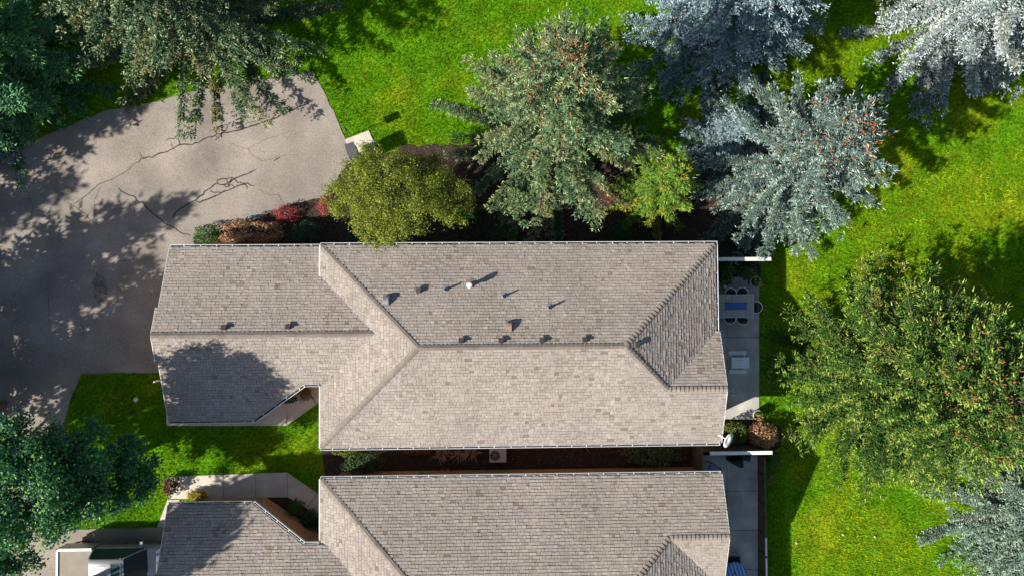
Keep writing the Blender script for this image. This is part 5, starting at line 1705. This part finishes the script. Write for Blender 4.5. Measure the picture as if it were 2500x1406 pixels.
# ================================================================== GROUND COVER
w0, w1_ = at(-60, 1480), at(2560, -70)
PL = [DRIVEW] + BEDS + SLABS
FA = [np.array([(-14.3, 2.5), (9.8, 2.5), (9.8, -5.9), (-7.3, -5.9), (-7.3, -3.0), (-8.5, -3.0), (-10.9, -4.7), (-14.3, -4.7)])]
FA.append(np.c_[FA[0][:, 0], -13.66 - FA[0][:, 1]])


def scatter(n, lo, hi, keep, drop, rng):
    P = np.c_[rng.uniform(lo[0], hi[0], n), rng.uniform(lo[1], hi[1], n)]
    m = np.ones(n, bool) if keep is None else np.zeros(n, bool)
    if keep is not None:
        for k_ in keep:
            m |= inside(P, k_)
    P = P[m]
    m = np.ones(len(P), bool)
    for k_ in drop:
        m &= ~inside(P, k_)
    return P[m]


rng = np.random.default_rng(77)
P = scatter(430000, (w0[0], w0[1]), (w1_[0], w1_[1]), None, PL + FA, rng)
n = len(P)
cl = vnoise(P[:, 0], P[:, 1], 0.5, 1) * 0.6 + vnoise(P[:, 0], P[:, 1], 0.17, 2) * 0.4
pt_ = vnoise(P[:, 0], P[:, 1], 2.6, 3) * 0.6 + vnoise(P[:, 0], P[:, 1], 0.9, 4) * 0.4
right = np.clip((P[:, 0] - 8) / 8, 0, 1)
yel = np.clip((pt_ - 0.62 + 0.30 * right) * 3.0, 0, 1)[:, None]
cg = np.array([0.12, 0.315, 0.004]) * (1 - yel) + np.array([0.32, 0.37, 0.008]) * yel
big = vnoise(P[:, 0] * 0.9 + P[:, 1] * 0.4, P[:, 1], 3.8, 8)
cg = cg * (0.30 + 1.40 * cl)[:, None] * (0.80 + 0.4 * big)[:, None] * rng.uniform(0.7, 1.3, (n, 1))
dry = rng.random(n) < 0.008
cg[dry] = np.array([0.27, 0.26, 0.07]) * rng.uniform(0.7, 1.1, (dry.sum(), 1))
hgt = 0.055 + 0.075 * rng.random(n) * (0.5 + cl)
a = rng.random(n) * 6.283
la = rng.random(n) * 6.283
ln_ = hgt * rng.uniform(0.3, 1.3, n)
wd = rng.uniform(0.010, 0.022, n)
V = np.empty((n, 3, 3))
V[:, 0] = np.c_[P[:, 0] - np.cos(a) * wd, P[:, 1] - np.sin(a) * wd, np.zeros(n)]
V[:, 1] = np.c_[P[:, 0] + np.cos(a) * wd, P[:, 1] + np.sin(a) * wd, np.zeros(n)]
V[:, 2] = np.c_[P[:, 0] + np.cos(la) * ln_, P[:, 1] + np.sin(la) * ln_, hgt]
o = mesh('grass', V.reshape(-1, 3), np.arange(n * 3).reshape(n, 3), M['grass'], None, np.repeat(cg, 3, axis=0), org=(0, 0, 0))
tag(o, 'short mown grass blades of the lawn', kind='stuff')

# bark chips in the beds
P = scatter(240000, (w0[0], w0[1]), (w1_[0], w1_[1]), BEDS, SLABS, rng)
n = len(P)
c = pal(rng, [(0.065, 0.042, 0.031), (0.10, 0.064, 0.045), (0.04, 0.027, 0.02), (0.16, 0.11, 0.075), (0.34, 0.27, 0.20)], [4, 3, 3, 1.2, 0.4], n)
leaf_cloud(np.c_[P, rng.uniform(0.02, 0.05, n)], np.tile([0, 0, 1.0], (n, 1)) + rng.normal(0, 0.4, (n, 3)), rng.uniform(0.018, 0.045, n), c, 'bark_mulch', M['chips'], None, rng, 0.45)
tag(bpy.data.objects['bark_mulch'], 'loose dark bark chips in the planting beds', kind='stuff')
# needles and grit on the asphalt
P = scatter(60000, (w0[0], w0[1]), (w1_[0], w1_[1]), [DRIVEW], [], rng)
k = vnoise(P[:, 0], P[:, 1], 1.2, 9) + 0.4 * rng.random(len(P))
P = P[k > 0.85]
n = len(P)
c = pal(rng, [(0.38, 0.33, 0.27), (0.10, 0.08, 0.06), (0.30, 0.20, 0.10), (0.05, 0.04, 0.035)], [3, 2, 1, 2], n)
leaf_cloud(np.c_[P, np.full(n, 0.031)], np.tile([0, 0, 1.0], (n, 1)) + rng.normal(0, 0.15, (n, 3)), rng.uniform(0.008, 0.024, n), c, 'grit', M['chips'], None, rng, 0.6)
tag(bpy.data.objects['grit'], 'scattered grit and dry needles on the asphalt', kind='stuff')
